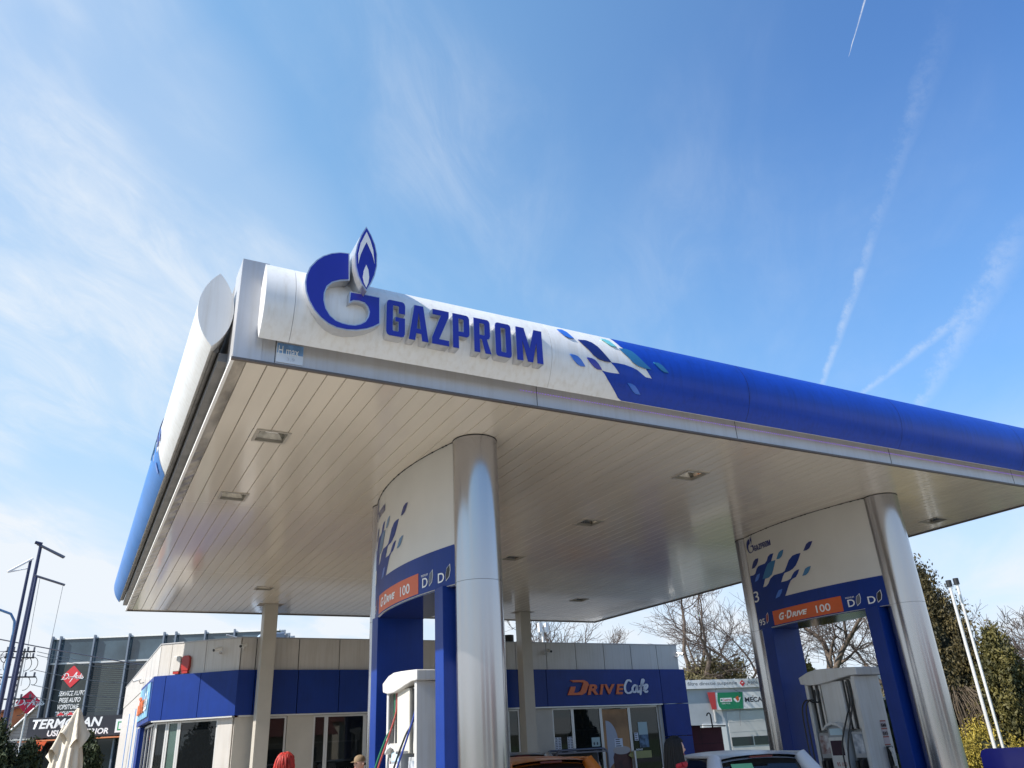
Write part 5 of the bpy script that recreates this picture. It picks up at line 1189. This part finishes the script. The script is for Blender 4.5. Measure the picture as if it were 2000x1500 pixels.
# ------------------------------------------------------------------ people
def person(x, y, face, h, label, hair, top_m, leg_m, style):
    """standing figure, face = direction looked at (radians from +x)"""
    t = empty('person', (x, y, 0), label, 'person'); t['local'] = 1; t.rotation_euler.z = face - PI / 2; t['group'] = 'people on the forecourt'
    s = h / 1.75
    J = dict(pel=(0, 0, .95), wai=(0, .01, 1.08), che=(0, 0, 1.30), nek=(0, -.01, 1.47), nk2=(0, .0, 1.53),
             ls=(-.17, -.01, 1.42), le=(-.23, -.04, 1.12), lw=(-.22, .06, .88), rs=(.17, -.01, 1.42), re=(.23, -.04, 1.12), rw=(.22, .08, .88),
             lh=(-.09, 0, .90), lk=(-.10, .02, .50), la=(-.10, -.02, .09), lt=(-.10, .14, .035), rh=(.09, 0, .90), rk=(.11, .03, .50), ra=(.12, 0, .09), rt=(.12, .16, .035))
    Rr = dict(pel=.135, wai=.115, che=.145, nek=.06, nk2=.055, ls=.075, le=.045, lw=.03, rs=.075, re=.045, rw=.03, lh=.10, lk=.06, la=.042, lt=.03, rh=.10, rk=.06, ra=.042, rt=.03)
    E_ = [('pel', 'wai'), ('wai', 'che'), ('che', 'nek'), ('nek', 'nk2'), ('che', 'ls'), ('ls', 'le'), ('le', 'lw'), ('che', 'rs'), ('rs', 're'), ('re', 'rw'), ('pel', 'lh'), ('lh', 'lk'), ('lk', 'la'), ('la', 'lt'), ('pel', 'rh'), ('rh', 'rk'), ('rk', 'ra'), ('ra', 'rt')]
    for sd_ in (-1, 1):     # fingers
        wn = 'lw' if sd_ < 0 else 'rw'; wx, wy, wz = J[wn]; pn = wn + 'p'; J[pn] = (wx, wy + .012, wz - .07); Rr[pn] = .026; E_.append((wn, pn))
        for k, (dy, ln) in enumerate(((.030, .065), (.012, .08), (-.006, .075), (-.024, .06))):
            a_, b_ = pn + 'a%d' % k, pn + 'b%d' % k; J[a_] = (wx, wy + .012 + dy, wz - .085 - ln * .5); J[b_] = (wx - sd_ * .018, wy + .02 + dy, wz - .085 - ln); Rr[a_] = .009; Rr[b_] = .007; E_ += [(pn, a_), (a_, b_)]
        J[pn + 't'] = (wx - sd_ * .012, wy + .055, wz - .085); Rr[pn + 't'] = .010; E_.append((pn, pn + 't'))
    keys = list(J); me = bpy.data.meshes.new('body'); me.from_pydata([tuple(c * s for c in J[k]) for k in keys], [(keys.index(a), keys.index(b_)) for a, b_ in E_], [])
    o = bpy.data.objects.new('tmp', me); col.objects.link(o); sk = o.modifiers.new('s', 'SKIN'); sk.use_smooth_shade = True
    for i, k in enumerate(keys):
        v = me.skin_vertices[0].data[i]; v.radius = (Rr[k] * s, Rr[k] * s * (.75 if k in ('che', 'wai', 'pel') else 1)); v.use_root = (k == 'pel')
    o.modifiers.new('u', 'SUBSURF').levels = 1
    bpy.context.view_layer.update(); dg = bpy.context.evaluated_depsgraph_get(); bm = bmesh.new(); bm.from_mesh(bpy.data.meshes.new_from_object(o.evaluated_get(dg))); bpy.data.objects.remove(o)
    # head merged into the same mesh
    hz0 = 1.645 * s
    hd_ = bmesh.ops.create_uvsphere(bm, u_segments=28, v_segments=20, radius=1)['verts']
    for v in hd_:
        X_, Y_, Z_ = v.co; w = .075 * (1 - .22 * max(0, -Z_) ** 1.3)
        yy = Y_ * .095
        if Y_ > 0: yy *= (1 - .10 * abs(Z_))
        nose = .030 * math.exp(-((X_ / .16) ** 2)) * math.exp(-(((Z_ + .12) / .16) ** 2)) if Y_ > 0 else 0
        brow = .006 * math.exp(-(((Z_ - .18) / .1) ** 2)) * math.exp(-((X_ / .6) ** 2)) if Y_ > 0 else 0
        eye = -.012 * math.exp(-(((abs(X_) - .38) / .15) ** 2)) * math.exp(-(((Z_ - .05) / .09) ** 2)) if Y_ > 0 else 0
        chin = .012 * math.exp(-(((Z_ + .85) / .2) ** 2)) * math.exp(-((X_ / .4) ** 2)) if Y_ > 0 else 0
        v.co = Vector((X_ * w, yy + nose + brow + eye + chin, Z_ * .118)) * s + Vector((0, .015 * s, hz0))
    me = bpy.data.meshes.new('body'); bm.to_mesh(me); bm.free()
    for m_ in (skin, top_m, leg_m): me.materials.append(m_)
    for p in me.polygons:
        z = p.center.z / s; wr = abs(p.center.x) / s > .17 and z < .90 and z > .7
        p.material_index = 0 if z > 1.50 or wr else (1 if z > .93 or (abs(p.center.x) / s > .17 and z > .9) else 2); p.use_smooth = True
    o = bpy.data.objects.new('body', me); col.objects.link(o); o.parent = t
    for sd_ in (-1, 1):
        b = MB(); b.tube([(sd_ * .074 * s, .0, hz0 + .02 * s), (sd_ * .084 * s, -.004 * s, hz0), (sd_ * .074 * s, .002, hz0 - .035 * s)], [.008, .017, .008], 8); 
        if style != 'long': b.build('ear', skin, t)
        b = MB(); b.tube([(sd_ * .029 * s, .093 * s, hz0 + .007 * s), (sd_ * .029 * s, .102 * s, hz0 + .007 * s)], .009, 8); b.build('eye', blackp, t)
    b = MB(); b.tube([(-.022 * s, .099 * s, hz0 - .062 * s), (0, .106 * s, hz0 - .064 * s), (.022 * s, .099 * s, hz0 - .062 * s)], .006, 6); b.build('mouth', mat('lip', (.35, .10, .09), .5) if 'lip' not in MATS else MATS['lip'], t)
    # hair: many locks from the crown
    rnd = random.Random(int(x * 97)); b = MB()
    if style != 'cap':
        nl = 260
        for k in range(nl):
            a = rnd.random() * 2 * PI; front = math.sin(a) > .45
            c0 = Vector((rnd.gauss(0, .012), -.01 + rnd.gauss(0, .015), .112)); pts = []
            end = -.02 if front else (-.10 if style == 'short' else -.42)
            end = .055 if front else end * rnd.uniform(.75, 1.0)
            rx, ry = .086 * rnd.uniform(.95, 1.10), .108 * rnd.uniform(.95, 1.08)
            if style == 'short': rx *= 1.12; ry *= 1.08
            n = 9; flip = rnd.random() * (.30 if style == 'short' else .06)
            for i in range(n + 1):
                q = i / n; zz_ = .118 + (end - .118) * q ** 1.15 + (.03 * math.sin(q * PI) if style == 'short' else .012)
                rad = min(1.0, (1 - max(0, (zz_ - .0) / .13) ** 2.2)) ** .5 if zz_ > 0 else 1.0
                if style == 'long' and zz_ < -.05: rad = 1.0 + .25 * min(1, (-.05 - zz_) / .2)
                rad = max(rad, .05) + (.03 if style == 'long' else .02 + .10 * q) * math.sin(k * 2.4 + q * 5) + flip * q * q
                pts.append(Vector((math.cos(a) * rx * rad, math.sin(a) * ry * rad - .008, zz_)) * s + Vector((0, .0, hz0)))
            b.tube(pts, [(.011 if style == 'long' else .009) * s] * n + [.002 * s], 5)
        b.build('hair', hair, t)
    else:
        b.grid(lambda u, v: tuple(Vector((math.cos(2 * PI * u) * .083 * math.cos(v * PI / 2), math.sin(2 * PI * u) * .104 * math.cos(v * PI / 2), .035 + .10 * math.sin(v * PI / 2) ** .7)) * s + Vector((0, .01, hz0))), 24, 8)
        b.grid(lambda u, v: tuple(Vector(((2 * u - 1) * .07, .10 + .075 * v * (1 - (2 * u - 1) ** 2 * .5), .035 - .012 * v)) * s + Vector((0, .01, hz0))), 8, 3)
        b.build('cap', hair, t)
        b = MB()
        b.tube([tuple(Vector((.074 * math.cos(a), .09 * math.sin(a), -.01)) * s + Vector((0, 0, hz0))) for a in [PI + i * PI / 8 for i in range(9)]], .018, 6); b.build('hair', hairdark, t)
    if style == 'long' or style == 'short':
        b = MB(); b.tube([tuple(Vector((.10 * math.cos(a), .085 * math.sin(a) - .005, 1.475 + .015 * math.sin(a))) * s) for a in [i * PI / 8 for i in range(17)]], .035, 8); b.build('collar', top_m, t)
    return t
person(2.66, 11.7, math.radians(55), 1.73, 'person with short bright red hair seen from behind, left of the gateway', hairred, clothdk, clothdk, 'short')
person(4.22, 13.35, math.radians(200), 1.64, 'person in a tan cap half hidden by the far column', clothbr, mat('cloth_grey', (.12, .12, .11), .9), clothdk, 'cap')
person(5.92, 7.52, math.radians(-8), 1.67, 'person with long dark hair and red coat facing right beside the white car', hairdark, clothred, clothdk, 'long')

# ------------------------------------------------------------------ behind the viewer: houses that the shop windows mirror
hgm = 'houses across the road'
wcol = [(.55, .50, .42), (.6, .58, .54), (.45, .33, .24)]
for k, (x, y, w, dd, h) in enumerate(((-14, -38, 11, 8, 3.4), (3, -42, 12, 9, 3.6), (21, -36, 10, 8, 3.3), (36, -44, 13, 9, 4.6))):
    t = empty('roadside_house', (x, y, 0), ('low beige house', 'low white house', 'low brown house', 'taller beige house')[k] + ' with red roof across the road', 'house', hgm)
    wm = mat('house_wall%d' % k, wcol[k % 3], .85)
    b = MB(); b.box(x - w / 2, x + w / 2, y - dd / 2, y + dd / 2, 0, h); b.build('wall', wm, t)
    b = MB(); b.prism([(y - dd / 2 - .5, h), (y + dd / 2 + .5, h), (y, h + 2.6)], x - w / 2 - .4, x + w / 2 + .4, lambda p, q, a: (a, p, q)); b.build('roof', tile, t)
    for j in range(3):
        b = MB(); b.box(x - w / 2 + 1 + j * w / 3.2, x - w / 2 + 2.3 + j * w / 3.2, y + dd / 2 + .002, y + dd / 2 + .05, 1, 2.3); b.build('window', gdark, t)
for k, (x, y) in enumerate(((-6, -22), (16, -22))):
    t = empty('road_lamp', (x, y, 0), ('tall road lamp across the road, left one', 'tall road lamp across the road, right one')[k], 'street lamp', 'road lamps across the road')
    b = MB(); b.tube([(x, y, 0), (x, y, 8), (x, y + .6, 8.6), (x, y + 2, 8.8)], .08, 8); b.build('pole', polegrey, t); b = MB(); b.box(x - .12, x + .12, y + 1.8, y + 2.6, 8.72, 8.86); b.build('lamp_head', rail, t)
for o in bpy.data.objects:
    if 'local' in o: del o['local']
